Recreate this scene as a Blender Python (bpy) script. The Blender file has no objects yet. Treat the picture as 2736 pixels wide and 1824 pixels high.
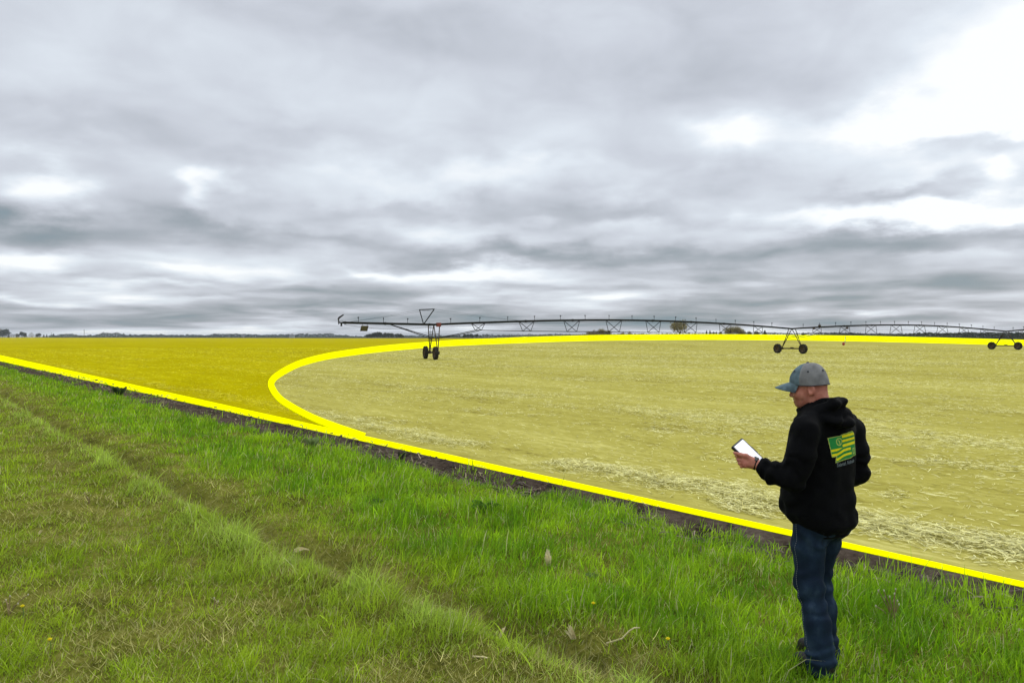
import bpy, math, random
import numpy as np
from mathutils import Vector, Matrix
from mathutils.bvhtree import BVHTree

random.seed(7)
RNG = np.random.default_rng(11)
SC = bpy.context.scene
COL = SC.collection
R = math.radians

# ------------------------------------------------------------------ camera
FPX, CX, HZ, EYE = 2052.0, 1368.0, 899.0, 1.95      # focal length and horizon of the 2736 px photograph, eye height in m
cam_d = bpy.data.cameras.new('camera')
cam_d.sensor_width = 36.0
cam_d.lens = 36.0 * FPX / 2736.0
cam_d.shift_y = (HZ - 912.0) / 2736.0
cam_d.clip_start, cam_d.clip_end = 0.05, 30000.0
cam = bpy.data.objects.new('camera', cam_d)
COL.objects.link(cam)
cam.location = (0, 0, EYE)
cam.rotation_euler = (R(90), 0, 0)
SC.camera = cam


def at(px, py, Y):
    """point at depth Y that shows at (px, py) of the photograph"""
    return np.array(((px - CX) / FPX * Y, Y, EYE - (py - HZ) / FPX * Y))


# ------------------------------------------------------------------ object helpers
def tag(o, label=None, cat=None, group=None, kind=None):
    if label: o['label'] = label
    if cat: o['category'] = cat
    if group: o['group'] = group
    if kind: o['kind'] = kind
    return o


def link(name, me, parent=None, loc=None):
    o = bpy.data.objects.new(name, me)
    COL.objects.link(o)
    if parent is not None: o.parent = parent
    if loc is not None: o.location = loc
    return o


def thing(name, label, cat, loc=(0, 0, 0), group=None, rz=0.0):
    o = link(name, None, None, loc)
    o.rotation_euler = (0, 0, rz)
    o.empty_display_size = 0.2
    return tag(o, label, cat, group)


def copy_tree(o, parent=None):
    c = o.copy()
    COL.objects.link(c)
    if parent is not None: c.parent = parent
    for ch in list(o.children): copy_tree(ch, c)
    return c


def mesh_np(name, V, quads=None, tris=None, mats=(), smooth=True, col=None, midx=None):
    me = bpy.data.meshes.new(name)
    V = np.ascontiguousarray(V, dtype=np.float32)
    nq = 0 if quads is None else len(quads)
    nt = 0 if tris is None else len(tris)
    me.vertices.add(len(V)); me.vertices.foreach_set('co', V.ravel())
    loops = []
    if nq: loops.append(np.asarray(quads, dtype=np.int32).ravel())
    if nt: loops.append(np.asarray(tris, dtype=np.int32).ravel())
    L = np.concatenate(loops)
    me.loops.add(len(L)); me.loops.foreach_set('vertex_index', L)
    me.polygons.add(nq + nt)
    st = np.concatenate([np.arange(nq) * 4, nq * 4 + np.arange(nt) * 3]).astype(np.int32)
    me.polygons.foreach_set('loop_start', st)
    me.polygons.foreach_set('use_smooth', np.full(nq + nt, smooth))
    if midx is not None: me.polygons.foreach_set('material_index', np.asarray(midx, dtype=np.int32))
    me.update(calc_edges=True)
    if col is not None:
        a = me.color_attributes.new('col', 'FLOAT_COLOR', 'POINT')
        c = np.ones((len(V), 4), dtype=np.float32); c[:, :3] = col
        a.data.foreach_set('color', c.ravel())
    for m in mats: me.materials.append(m)
    return me


class MB:
    """collects simple solids, then links them as ONE mesh object"""
    def __init__(s): s.v, s.f = [], []

    def add(s, vs, fs):
        n = len(s.v)
        s.v += [tuple(map(float, p)) for p in vs]
        s.f += [tuple(i + n for i in f) for f in fs]

    def tube(s, pts, r, n=6, cap=True):
        pts = [np.asarray(p, float) for p in pts]
        m = len(pts)
        rs = [r] * m if np.isscalar(r) else list(r)
        vs, fs = [], []
        for i, p in enumerate(pts):
            d = pts[min(i + 1, m - 1)] - pts[max(i - 1, 0)]
            d = d / (np.linalg.norm(d) + 1e-9)
            h = np.array((0, 0, 1.)) if abs(d[2]) < .9 else np.array((1., 0, 0))
            a = np.cross(d, h); a /= np.linalg.norm(a)
            b = np.cross(d, a)
            for k in range(n):
                t = 2 * math.pi * k / n
                vs.append(p + rs[i] * (math.cos(t) * a + math.sin(t) * b))
        for i in range(m - 1):
            for k in range(n):
                k2 = (k + 1) % n
                fs.append((i * n + k, i * n + k2, (i + 1) * n + k2, (i + 1) * n + k))
        if cap:
            fs.append(tuple(range(n - 1, -1, -1)))
            fs.append(tuple((m - 1) * n + k for k in range(n)))
        s.add(vs, fs)

    def box(s, c, size, ax=None):
        c = np.asarray(c, float)
        A = np.eye(3) if ax is None else np.array(ax, float)
        vs = []
        for x in (-.5, .5):
            for y in (-.5, .5):
                for z in (-.5, .5):
                    vs.append(c + A[0] * x * size[0] + A[1] * y * size[1] + A[2] * z * size[2])
        s.add(vs, [(0, 1, 3, 2), (4, 6, 7, 5), (0, 4, 5, 1), (2, 3, 7, 6), (0, 2, 6, 4), (1, 5, 7, 3)])

    def lathe(s, prof, n=16, c=(0, 0, 0), ax=None):
        """prof: (radius, height) list turned round axis ax[2]"""
        c = np.asarray(c, float)
        A = np.eye(3) if ax is None else np.array(ax, float)
        vs, fs = [], []
        m = len(prof)
        for r, h in prof:
            for k in range(n):
                t = 2 * math.pi * k / n
                vs.append(c + A[0] * r * math.cos(t) + A[1] * r * math.sin(t) + A[2] * h)
        for i in range(m - 1):
            for k in range(n):
                k2 = (k + 1) % n
                fs.append((i * n + k, i * n + k2, (i + 1) * n + k2, (i + 1) * n + k))
        s.add(vs, fs)

    def mesh(s, name, mat, origin=(0, 0, 0), smooth=False):
        me = bpy.data.meshes.new(name)
        o = np.asarray(origin, float)
        me.from_pydata([tuple(np.asarray(p) - o) for p in s.v], [], s.f)
        me.materials.append(mat)
        if smooth:
            me.polygons.foreach_set('use_smooth', np.full(len(me.polygons), True))
        me.update()
        return me

    def build(s, name, mat, parent=None, origin=(0, 0, 0), smooth=False, loc=None):
        return link(name, s.mesh(name, mat, origin, smooth), parent, loc)


# ------------------------------------------------------------------ numpy noise
_LAT = RNG.random((64, 64, 64)).astype(np.float32)


def noise3(P):
    P = np.asarray(P, dtype=np.float32)
    i = np.floor(P).astype(np.int32)
    f = P - i
    f = f * f * (3 - 2 * f)
    i0 = i & 63; i1 = (i + 1) & 63
    def g(a, b, c): return _LAT[a, b, c]
    x0, y0, z0 = i0[..., 0], i0[..., 1], i0[..., 2]
    x1, y1, z1 = i1[..., 0], i1[..., 1], i1[..., 2]
    fx, fy, fz = f[..., 0], f[..., 1], f[..., 2]
    c00 = g(x0, y0, z0) * (1 - fx) + g(x1, y0, z0) * fx
    c10 = g(x0, y1, z0) * (1 - fx) + g(x1, y1, z0) * fx
    c01 = g(x0, y0, z1) * (1 - fx) + g(x1, y0, z1) * fx
    c11 = g(x0, y1, z1) * (1 - fx) + g(x1, y1, z1) * fx
    return (c00 * (1 - fy) + c10 * fy) * (1 - fz) + (c01 * (1 - fy) + c11 * fy) * fz


def noise2(x, y, seed=0.0):
    return noise3(np.stack([x, y, np.full_like(x, seed)], -1))


def fbm2(x, y, seed=0.0, oct=3):
    s = 0; a = .5; t = 0
    for k in range(oct):
        s = s + a * noise2(x * 2 ** k, y * 2 ** k, seed + 7.3 * k); t += a; a *= .5
    return s / t


def sst(a, b, x):
    t = np.clip((x - a) / (b - a), 0, 1)
    return t * t * (3 - 2 * t)


# ------------------------------------------------------------------ materials
def nodes(name):
    m = bpy.data.materials.new(name); m.use_nodes = True
    nt = m.node_tree; nt.nodes.clear()
    out = nt.nodes.new('ShaderNodeOutputMaterial')
    return m, nt, out


def mat(name, col, rough=.8, metal=0.0, var=.15, scale=8.0, spec=.3, bump=0.0, bscale=60., emit=0.0, detail=4, coat=0.0):
    m, nt, out = nodes(name)
    b = nt.nodes.new('ShaderNodeBsdfPrincipled')
    b.inputs['Roughness'].default_value = rough
    b.inputs['Metallic'].default_value = metal
    b.inputs['Specular IOR Level'].default_value = spec
    tc = nt.nodes.new('ShaderNodeTexCoord')
    n = nt.nodes.new('ShaderNodeTexNoise')
    n.inputs['Scale'].default_value = scale
    n.inputs['Detail'].default_value = detail
    nt.links.new(tc.outputs['Object'], n.inputs['Vector'])
    r = nt.nodes.new('ShaderNodeValToRGB')
    c = np.array(col)
    r.color_ramp.elements[0].position = .3; r.color_ramp.elements[1].position = .7
    r.color_ramp.elements[0].color = (*np.clip(c * (1 - var), 0, 1), 1)
    r.color_ramp.elements[1].color = (*np.clip(c * (1 + var), 0, 1), 1)
    nt.links.new(n.outputs['Fac'], r.inputs['Fac'])
    nt.links.new(r.outputs['Color'], b.inputs['Base Color'])
    if bump:
        n2 = nt.nodes.new('ShaderNodeTexNoise'); n2.inputs['Scale'].default_value = bscale
        nt.links.new(tc.outputs['Object'], n2.inputs['Vector'])
        bp = nt.nodes.new('ShaderNodeBump'); bp.inputs['Strength'].default_value = bump; bp.inputs['Distance'].default_value = .01
        nt.links.new(n2.outputs['Fac'], bp.inputs['Height'])
        nt.links.new(bp.outputs['Normal'], b.inputs['Normal'])
    if emit:
        b.inputs['Emission Color'].default_value = (*col, 1)
        b.inputs['Emission Strength'].default_value = emit
    nt.links.new(b.outputs[0], out.inputs[0])
    return m


def leaf_mat(name, transl=.3, rough=.6, gain=1.0):
    """thin leaf coloured per blade by the 'col' attribute"""
    m, nt, out = nodes(name)
    a = nt.nodes.new('ShaderNodeAttribute'); a.attribute_name = 'col'
    src = a.outputs['Color']
    d = nt.nodes.new('ShaderNodeBsdfPrincipled')
    d.inputs['Roughness'].default_value = rough
    d.inputs['Specular IOR Level'].default_value = .25
    t = nt.nodes.new('ShaderNodeBsdfTranslucent')
    mx = nt.nodes.new('ShaderNodeMixShader'); mx.inputs[0].default_value = transl
    nt.links.new(src, d.inputs['Base Color'])
    nt.links.new(src, t.inputs['Color'])
    nt.links.new(d.outputs[0], mx.inputs[1]); nt.links.new(t.outputs[0], mx.inputs[2])
    nt.links.new(mx.outputs[0], out.inputs[0])
    return m


# ------------------------------------------------------------------ the sky: overcast over a Nishita sky, one sun behind cloud
SUN_EL, SUN_AZ = R(48), R(42)        # ahead and to the right, behind the bright cloud


def build_sky():
    w = bpy.data.worlds.new('World'); SC.world = w; w.use_nodes = True
    nt = w.node_tree; nt.nodes.clear()
    N = nt.nodes.new; Lk = nt.links.new
    out = N('ShaderNodeOutputWorld'); bg = N('ShaderNodeBackground')
    bg.inputs['Strength'].default_value = 0.1
    Lk(bg.outputs[0], out.inputs[0])
    sky = N('ShaderNodeTexSky'); sky.sky_type = 'NISHITA'; sky.sun_disc = False
    sky.sun_elevation = SUN_EL; sky.sun_rotation = SUN_AZ
    tc = N('ShaderNodeTexCoord')
    sep = N('ShaderNodeSeparateXYZ'); Lk(tc.outputs['Generated'], sep.inputs[0])

    def M(op, a, b=None, c=None, clamp=False):
        n = N('ShaderNodeMath'); n.operation = op; n.use_clamp = clamp
        for i, v in enumerate((a, b, c)):
            if v is None: continue
            if isinstance(v, (int, float)): n.inputs[i].default_value = v
            else: Lk(v, n.inputs[i])
        return n.outputs[0]

    x, y, z = sep.outputs
    zc = M('MAXIMUM', z, 0.0)
    hor = M('SQRT', M('ADD', M('MULTIPLY', x, x), M('MULTIPLY', y, y)))
    az = M('ARCTAN2', x, y)
    te = M('DIVIDE', zc, M('MAXIMUM', hor, .001))
    # cloud deck seen in perspective: direction projected on a layer overhead
    k = M('DIVIDE', 1.0, M('ADD', zc, .085))
    cb = N('ShaderNodeCombineXYZ')
    Lk(M('MULTIPLY', x, k), cb.inputs[0]); Lk(M('MULTIPLY', y, k), cb.inputs[1])

    def noise(vec, scale, detail, rough=.5, off=0.0, dist=0.0):
        n = N('ShaderNodeTexNoise'); n.noise_dimensions = '3D'
        mp = N('ShaderNodeMapping'); mp.inputs['Location'].default_value = (off, off * .7, off * .3)
        Lk(vec, mp.inputs[0]); Lk(mp.outputs[0], n.inputs['Vector'])
        n.inputs['Scale'].default_value = scale; n.inputs['Detail'].default_value = detail
        n.inputs['Roughness'].default_value = rough; n.inputs['Distortion'].default_value = dist
        return n.outputs['Fac']
    n_big = noise(cb.outputs[0], .45, 3, .5, 3.1)
    n_mid = noise(cb.outputs[0], 1.5, 3, .5, 8.7)
    n_row = noise(cb.outputs[0], .8, 3, .5, 15.2, .2)
    ca = N('ShaderNodeCombineXYZ')
    Lk(M('MULTIPLY', az, 5.0), ca.inputs[0]); Lk(M('MULTIPLY', M('POWER', M('ADD', te, .02), .6), 9.0), ca.inputs[1])
    n_puf = noise(ca.outputs[0], 1.6, 5, .5, 41.0, .4)
    wa = noise(ca.outputs[0], 1.5, 4, .5, 21.0)
    wb = noise(ca.outputs[0], 1.9, 5, .55, 33.0)
    azw = M('ADD', az, M('MULTIPLY', M('SUBTRACT', wa, .5), .24))
    low = M('MINIMUM', M('ADD', M('MULTIPLY', te, 1.0), .03), .22)
    tew = M('ADD', te, M('MULTIPLY', M('SUBTRACT', wb, .5), M('MULTIPLY', low, .50)))

    lobes = []
    def L(px, py, rx, ry, wgt):          # position and size on the 2352 px view of the photograph -> direction lobe
        dx, dz = (px - 1176) / 1764., (773 - py) / 1764.
        lobes.append((math.atan(dx), dz / math.sqrt(1 + dx * dx), rx / 1764. / (1 + dx * dx), ry / 1764. / math.sqrt(1 + dx * dx), wgt))
    # breaks in the deck
    for a in SKY_LOBES: L(*a)
    acc = None
    for a, e, sa, se, wgt in lobes:
        u = M('MULTIPLY', M('SUBTRACT', azw, a), 1 / sa)
        v = M('MULTIPLY', M('SUBTRACT', tew, e), 1 / se)
        g = M('EXPONENT', M('MULTIPLY', M('ADD', M('MULTIPLY', u, u), M('MULTIPLY', v, v)), -1.0))
        acc = M('MULTIPLY', g, wgt) if acc is None else M('MULTIPLY_ADD', g, wgt, acc)
    near_h = M('EXPONENT', M('MULTIPLY', te, -7.0))           # rows show strongest low down
    rows = M('MULTIPLY', M('SUBTRACT', n_row, .5), M('MULTIPLY_ADD', near_h, 1.8, .10))
    b = M('ADD', SKY_BASE, acc)
    b = M('MULTIPLY_ADD', M('SUBTRACT', n_big, .5), .22, b)
    b = M('MULTIPLY_ADD', M('SUBTRACT', n_mid, .5), .22, b)
    b = M('ADD', b, rows)
    b = M('MULTIPLY_ADD', M('SUBTRACT', n_puf, .5), .34, b)
    ramp = N('ShaderNodeValToRGB')
    els = ramp.color_ramp.elements
    stops = [(0.0, (.21, .29, .34)), (.22, (.30, .345, .385)), (.42, (.46, .49, .545)), (.58, (.625, .66, .73)), (.75, (.79, .85, .92)), (.92, (1.02, 1.05, 1.07))]
    els[0].position, els[0].color = stops[0][0], (*stops[0][1], 1)
    els[1].position, els[1].color = stops[-1][0], (*stops[-1][1], 1)
    for p, c in stops[1:-1]:
        e = els.new(p); e.color = (*c, 1)
    Lk(b, ramp.inputs[0])
    # cloud deck brightens towards the zenith, and towards the hidden sun
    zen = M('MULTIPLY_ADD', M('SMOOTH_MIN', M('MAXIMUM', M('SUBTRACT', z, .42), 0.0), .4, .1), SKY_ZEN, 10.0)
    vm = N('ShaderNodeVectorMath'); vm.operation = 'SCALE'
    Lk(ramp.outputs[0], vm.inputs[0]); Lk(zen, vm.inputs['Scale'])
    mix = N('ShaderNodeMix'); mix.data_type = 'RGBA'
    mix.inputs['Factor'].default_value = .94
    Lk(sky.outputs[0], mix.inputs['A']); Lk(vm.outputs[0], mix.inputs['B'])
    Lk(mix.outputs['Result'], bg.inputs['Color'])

    sd = bpy.data.lights.new('sun', 'SUN'); sd.energy = SUN_E; sd.angle = R(14); sd.color = (1, .97, .92)
    so = bpy.data.objects.new('sun', sd); COL.objects.link(so)
    d = Vector((math.sin(SUN_AZ) * math.cos(SUN_EL), math.cos(SUN_AZ) * math.cos(SUN_EL), math.sin(SUN_EL)))
    so.rotation_euler = d.to_track_quat('Z', 'Y').to_euler()
    so.location = (0, 0, 60)


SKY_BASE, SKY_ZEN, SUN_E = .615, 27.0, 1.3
SKY_LOBES = [
    (2380, 120, 300, 250, .48), (2110, 285, 300, 55, .30), (1690, 315, 90, 60, .28), (2250, 485, 300, 30, .46), (1900, 505, 220, 24, .26), (2330, 400, 60, 40, .25),
    (1600, 300, 300, 120, .06), (105, 435, 85, 62, .34), (508, 438, 55, 50, .32), (830, 420, 200, 50, .16), (1150, 400, 160, 40, .14), (1400, 400, 160, 40, .10), (2080, 400, 120, 30, .14),
    (50, 600, 150, 20, .26), (450, 615, 180, 12, .16), (860, 626, 90, 11, .28), (1060, 630, 140, 15, .30), (330, 655, 200, 10, .18), (1950, 716, 300, 8, .18), (130, 694, 160, 8, .22), (420, 690, 120, 7, .16), (720, 716, 200, 6, .18),
    (1250, 535, 300, 20, .12), (1600, 655, 200, 9, .14), (1390, 690, 60, 8, .2), (2200, 600, 200, 10, .08), (2280, 718, 150, 7, .16),
    (70, 548, 200, 36, -.36), (420, 530, 160, 30, -.16), (720, 550, 240, 26, -.20), (900, 490, 220, 30, -.14), (1180, 592, 240, 22, -.28), (2230, 560, 260, 42, -.36), (1900, 560, 180, 26, -.18), (1580, 590, 240, 20, -.22), (1480, 490, 170, 32, -.18),
    (2270, 338, 140, 36, -.24), (2020, 442, 150, 24, -.20), (2150, 650, 300, 22, -.24), (1750, 640, 200, 14, -.14), (1500, 660, 240, 10, -.12), (150, 645, 220, 12, -.22), (560, 645, 200, 10, -.12), (700, 672, 200, 8, -.14),
    (150, 290, 300, 60, -.10), (640, 310, 120, 30, -.08), (1000, 330, 300, 40, -.04), (900, 60, 300, 60, -.05), (1176, 738, 2600, 17, -.30), (1176, 700, 2600, 30, -.07), (1176, 630, 2600, 90, -.07), (1000, 695, 300, 6, -.12), (1700, 690, 300, 8, -.16), (1150, 668, 300, 8, -.12), (300, 712, 260, 7, -.12),
]
# ------------------------------------------------------------------ lie of the land
VP = -259.0                                        # vanishing point of the field edge
D2 = np.array((VP - CX, FPX)); D2 = D2 / np.linalg.norm(D2)      # along the edge, away to the left
N2 = np.array((D2[1], -D2[0]))                      # from the verge into the field
U_EDGE = 6.90


def ut(x, y): return x * N2[0] + y * N2[1], x * D2[0] + y * D2[1]


_s = (np.array([-900, 900, 1000, 1100, 1200, 1400, 1500, 1600, 1850, 1900, 2300, 2500, 2736, 3300, 4200]) - CX) / FPX
_yt = np.array([960, 960, 927, 916.6, 909, 899.6, 897, 894, 892, 892, 896.6, 901, 907.6, 924, 950])
_A = np.maximum(0, EYE + 200 * (HZ - _yt) / FPX)


def H(x, y):
    """height of the smooth ground: flat, with a low swell across the far side of the field"""
    y = np.asarray(y, float); x = np.asarray(x, float)
    yy = np.maximum(y, .1)
    a = np.interp(np.clip(x / yy, -2, 2), _s, _A)
    g = sst(95, 200, yy) * (1 - sst(208, 330, yy))
    return a * g * (y > 1)


def rut_line(t):
    """wandering line of the wheel rut"""
    t = np.asarray(t, float)
    return 2.7 + .5 * np.exp(-(t - 3.5) / 4.0) + .22 * (noise2(t * .33, t * 0, 3.3) - .5) + .14 * (noise2(t * 1.1, t * 0, 6.1) - .5)


def verge_h(x, y):
    """ruts and hummocks of the grass verge"""
    u, t = ut(x, y)
    uc = rut_line(t)
    h = -.10 * np.exp(-((u - uc) / .18) ** 2) + .05 * np.exp(-((u - uc + .36) / .16) ** 2) - .03 * np.exp(-((u - uc + .85) / .25) ** 2)
    h = h + .07 * (fbm2(x * 1.3, y * 1.3, 2.0) - .5) + .035 * (fbm2(x * 5, y * 5, 4.0) - .5)
    return h * (1 - sst(6.3, 6.6, u)) - .03 * sst(5.8, 6.1, u) * (1 - sst(6.5, 6.75, u))


def field_h(x, y):
    d = np.hypot(x, y)
    fade = 1 / (1 + (d / 45) ** 2)
    u, t = ut(x, y)
    h = .055 * (fbm2(x * 3.5, y * 3.5, 9.0, 4) - .5) + .03 * (noise2(u * 6.0, t * .8, 5.0) - .5) + .10 * np.maximum(0, noise2(x * 6, y * 6, 12.) - .70)
    return (h * sst(6.98, 7.5, u) - .012 * sst(6.95, 7.3, u)) * fade


def surf(x, y):
    u, t = ut(x, y)
    w = sst(6.5, 6.75, u)
    return H(x, y) + verge_h(x, y) * (1 - w) + (field_h(x, y)) * w


def ray_ground(px, py):
    """where the photograph's pixel meets the smooth ground"""
    px = np.atleast_1d(np.asarray(px, float)); py = np.atleast_1d(np.asarray(py, float))
    s = (px - CX) / FPX; v = (py - HZ) / FPX
    Y = np.full(px.shape, 204.0)
    flat = EYE / np.maximum(v, 1e-6)
    near = flat < 95
    Y[near] = flat[near]
    dd = np.linspace(94, 204, 1101)
    for i in np.nonzero(~near)[0]:
        gap = EYE - v[i] * dd - H(s[i] * dd, dd)
        j = np.nonzero(gap <= 0)[0]
        if len(j): Y[i] = dd[j[0]]
        elif flat[i] < 204: Y[i] = flat[i]
    return s * Y, Y


# centre line of the yellow boundary bands, then dense
CURVE = np.array([(3600, 961), (3300, 941), (3000, 926), (2860, 920), (2736, 915.4), (2500, 908.8), (2300, 904), (2100, 901), (1900, 899.8), (1750, 900.4), (1600, 902), (1500, 904.5), (1400, 908),
                  (1300, 912), (1200, 916.8), (1100, 924.3), (1000, 934), (920, 944.5), (860, 955), (808, 969), (778.6, 981), (749, 998), (731, 1012), (724, 1025.6),
                  (728, 1039), (738, 1055), (754.8, 1071.7), (778.6, 1087), (808, 1103.5), (847, 1122), (898, 1141.5), (942, 1156.5), (975, 1167.5)])


def dense(P, step):
    """Catmull-Rom through P"""
    Q = np.vstack([2 * P[0] - P[1], P, 2 * P[-1] - P[-2]])
    o = []
    for i in range(1, len(Q) - 2):
        n = max(2, int(np.linalg.norm(Q[i + 1] - Q[i]) / step))
        t = np.linspace(0, 1, n, endpoint=False)[:, None]
        o.append(.5 * ((2 * Q[i]) + (-Q[i - 1] + Q[i + 1]) * t + (2 * Q[i - 1] - 5 * Q[i] + 4 * Q[i + 1] - Q[i + 2]) * t ** 2 + (-Q[i - 1] + 3 * Q[i] - 3 * Q[i + 1] + Q[i + 2]) * t ** 3))
    o.append(Q[-2][None])
    return np.vstack(o)


CUR = dense(CURVE, 5.0)
EDGE = np.stack([np.linspace(-500, 3700, 900), 956.3 + .2214 * np.linspace(-500, 3700, 900)], 1)


def band(name, P, half, label, mtl, lift=.006):
    T = np.gradient(P, axis=0); T /= np.linalg.norm(T, axis=1)[:, None]
    Nn = np.stack([-T[:, 1], T[:, 0]], 1)
    K = np.linspace(-1, 1, 9)
    n, k = len(P), len(K)
    V = np.zeros((n, k, 3))
    for j, q in enumerate(K):
        Q = P + Nn * half * q
        x, y = ray_ground(Q[:, 0], Q[:, 1])
        V[:, j] = np.stack([x, y, H(x, y) + lift], 1)
    lo = V[:, [0, -1]].copy(); lo[..., 2] -= .12
    A = np.concatenate([lo[:, :1], V, lo[:, 1:]], 1)
    k += 2
    idx = np.arange(n * k).reshape(n, k)
    q = np.stack([idx[:-1, :-1], idx[1:, :-1], idx[1:, 1:], idx[:-1, 1:]], -1).reshape(-1, 4)
    o = link(name, mesh_np(name, A.reshape(-1, 3), q, mats=[mtl], smooth=False))
    return tag(o, label, 'boundary line')


def inside(x, y, poly):
    x = np.asarray(x); y = np.asarray(y)
    c = np.zeros(x.shape, bool)
    px, py = poly[:, 0], poly[:, 1]
    j = len(poly) - 1
    for i in range(len(poly)):
        if py[i] != py[j]:
            cond = ((py[i] > y) != (py[j] > y)) & (x < (px[j] - px[i]) * (y - py[i]) / (py[j] - py[i]) + px[i])
            c ^= cond
        j = i
    return c


_cw = np.stack(ray_ground(CUR[::3, 0], CUR[::3, 1]), 1)
CIRCLE = np.vstack([np.array([(400., 200.), (400., -60.)]), (N2 * U_EDGE + D2 * -60)[None], (N2 * U_EDGE + D2 * 14)[None], _cw[::-1]])


def band_dist(x, y):
    """pixel distance of ground points from the two bands as the photograph shows them"""
    px = CX + FPX * x / y; py = HZ + FPX * (EYE - H(x, y)) / y
    d = np.abs(py - (956.3 + .2214 * px))
    out = np.full(px.shape, 1e3)
    C = CUR[::2]
    for i in range(0, len(px), 20000):
        sl = slice(i, i + 20000)
        dd = np.hypot(px[sl, None] - C[None, :, 0], py[sl, None] - C[None, :, 1])
        out[sl] = dd.min(1)
    return np.minimum(out, d)


# ------------------------------------------------------------------ ground materials
def ground_mat(name, stops, along=False, fine=30., big=.25, rough=.95, bump=.4):
    """earth: three noises mixed through a ramp; 'along' stretches it in the direction of tillage"""
    m, nt, out = nodes(name)
    N = nt.nodes.new; Lk = nt.links.new
    b = N('ShaderNodeBsdfPrincipled'); b.inputs['Roughness'].default_value = rough; b.inputs['Specular IOR Level'].default_value = .0
    tc = N('ShaderNodeTexCoord')
    mp = N('ShaderNodeMapping')
    mp.inputs['Rotation'].default_value = (0, 0, math.atan2(-D2[1], D2[0]) if along else 0)
    mp.inputs['Rotation'].default_value = (0, 0, -math.atan2(D2[1], D2[0]))
    mp2 = N('ShaderNodeMapping'); mp2.inputs['Scale'].default_value = (.22, 1, 1) if along else (1, 1, 1)
    Lk(tc.outputs['Object'], mp.inputs[0]); Lk(mp.outputs[0], mp2.inputs[0])

    def nz(scale, detail, rough=.6):
        n = N('ShaderNodeTexNoise'); n.inputs['Scale'].default_value = scale; n.inputs['Detail'].default_value = detail; n.inputs['Roughness'].default_value = rough
        Lk(mp2.outputs[0], n.inputs['Vector']); return n.outputs['Fac']

    def M(op, a, b_, c=None):
        n = N('ShaderNodeMath'); n.operation = op
        for i, v in enumerate((a, b_, c)):
            if v is None: continue
            if isinstance(v, (int, float)): n.inputs[i].default_value = v
            else: Lk(v, n.inputs[i])
        return n.outputs[0]
    f = nz(fine, 8, .7); g = nz(big, 4, .6); h = nz(fine * .12, 5, .6)
    s = M('ADD', M('MULTIPLY', f, .45), M('ADD', M('MULTIPLY', g, .25), M('MULTIPLY', h, .30)))
    r = N('ShaderNodeValToRGB')
    e = r.color_ramp.elements
    e[0].position, e[0].color = stops[0][0], (*stops[0][1], 1)
    e[1].position, e[1].color = stops[-1][0], (*stops[-1][1], 1)
    for p, c in stops[1:-1]:
        q = e.new(p); q.color = (*c, 1)
    Lk(s, r.inputs[0]); Lk(r.outputs[0], b.inputs['Base Color'])
    bp = N('ShaderNodeBump'); bp.inputs['Strength'].default_value = bump; bp.inputs['Distance'].default_value = .03
    Lk(f, bp.inputs['Height']); Lk(bp.outputs[0], b.inputs['Normal'])
    Lk(b.outputs[0], out.inputs[0])
    return m


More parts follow.
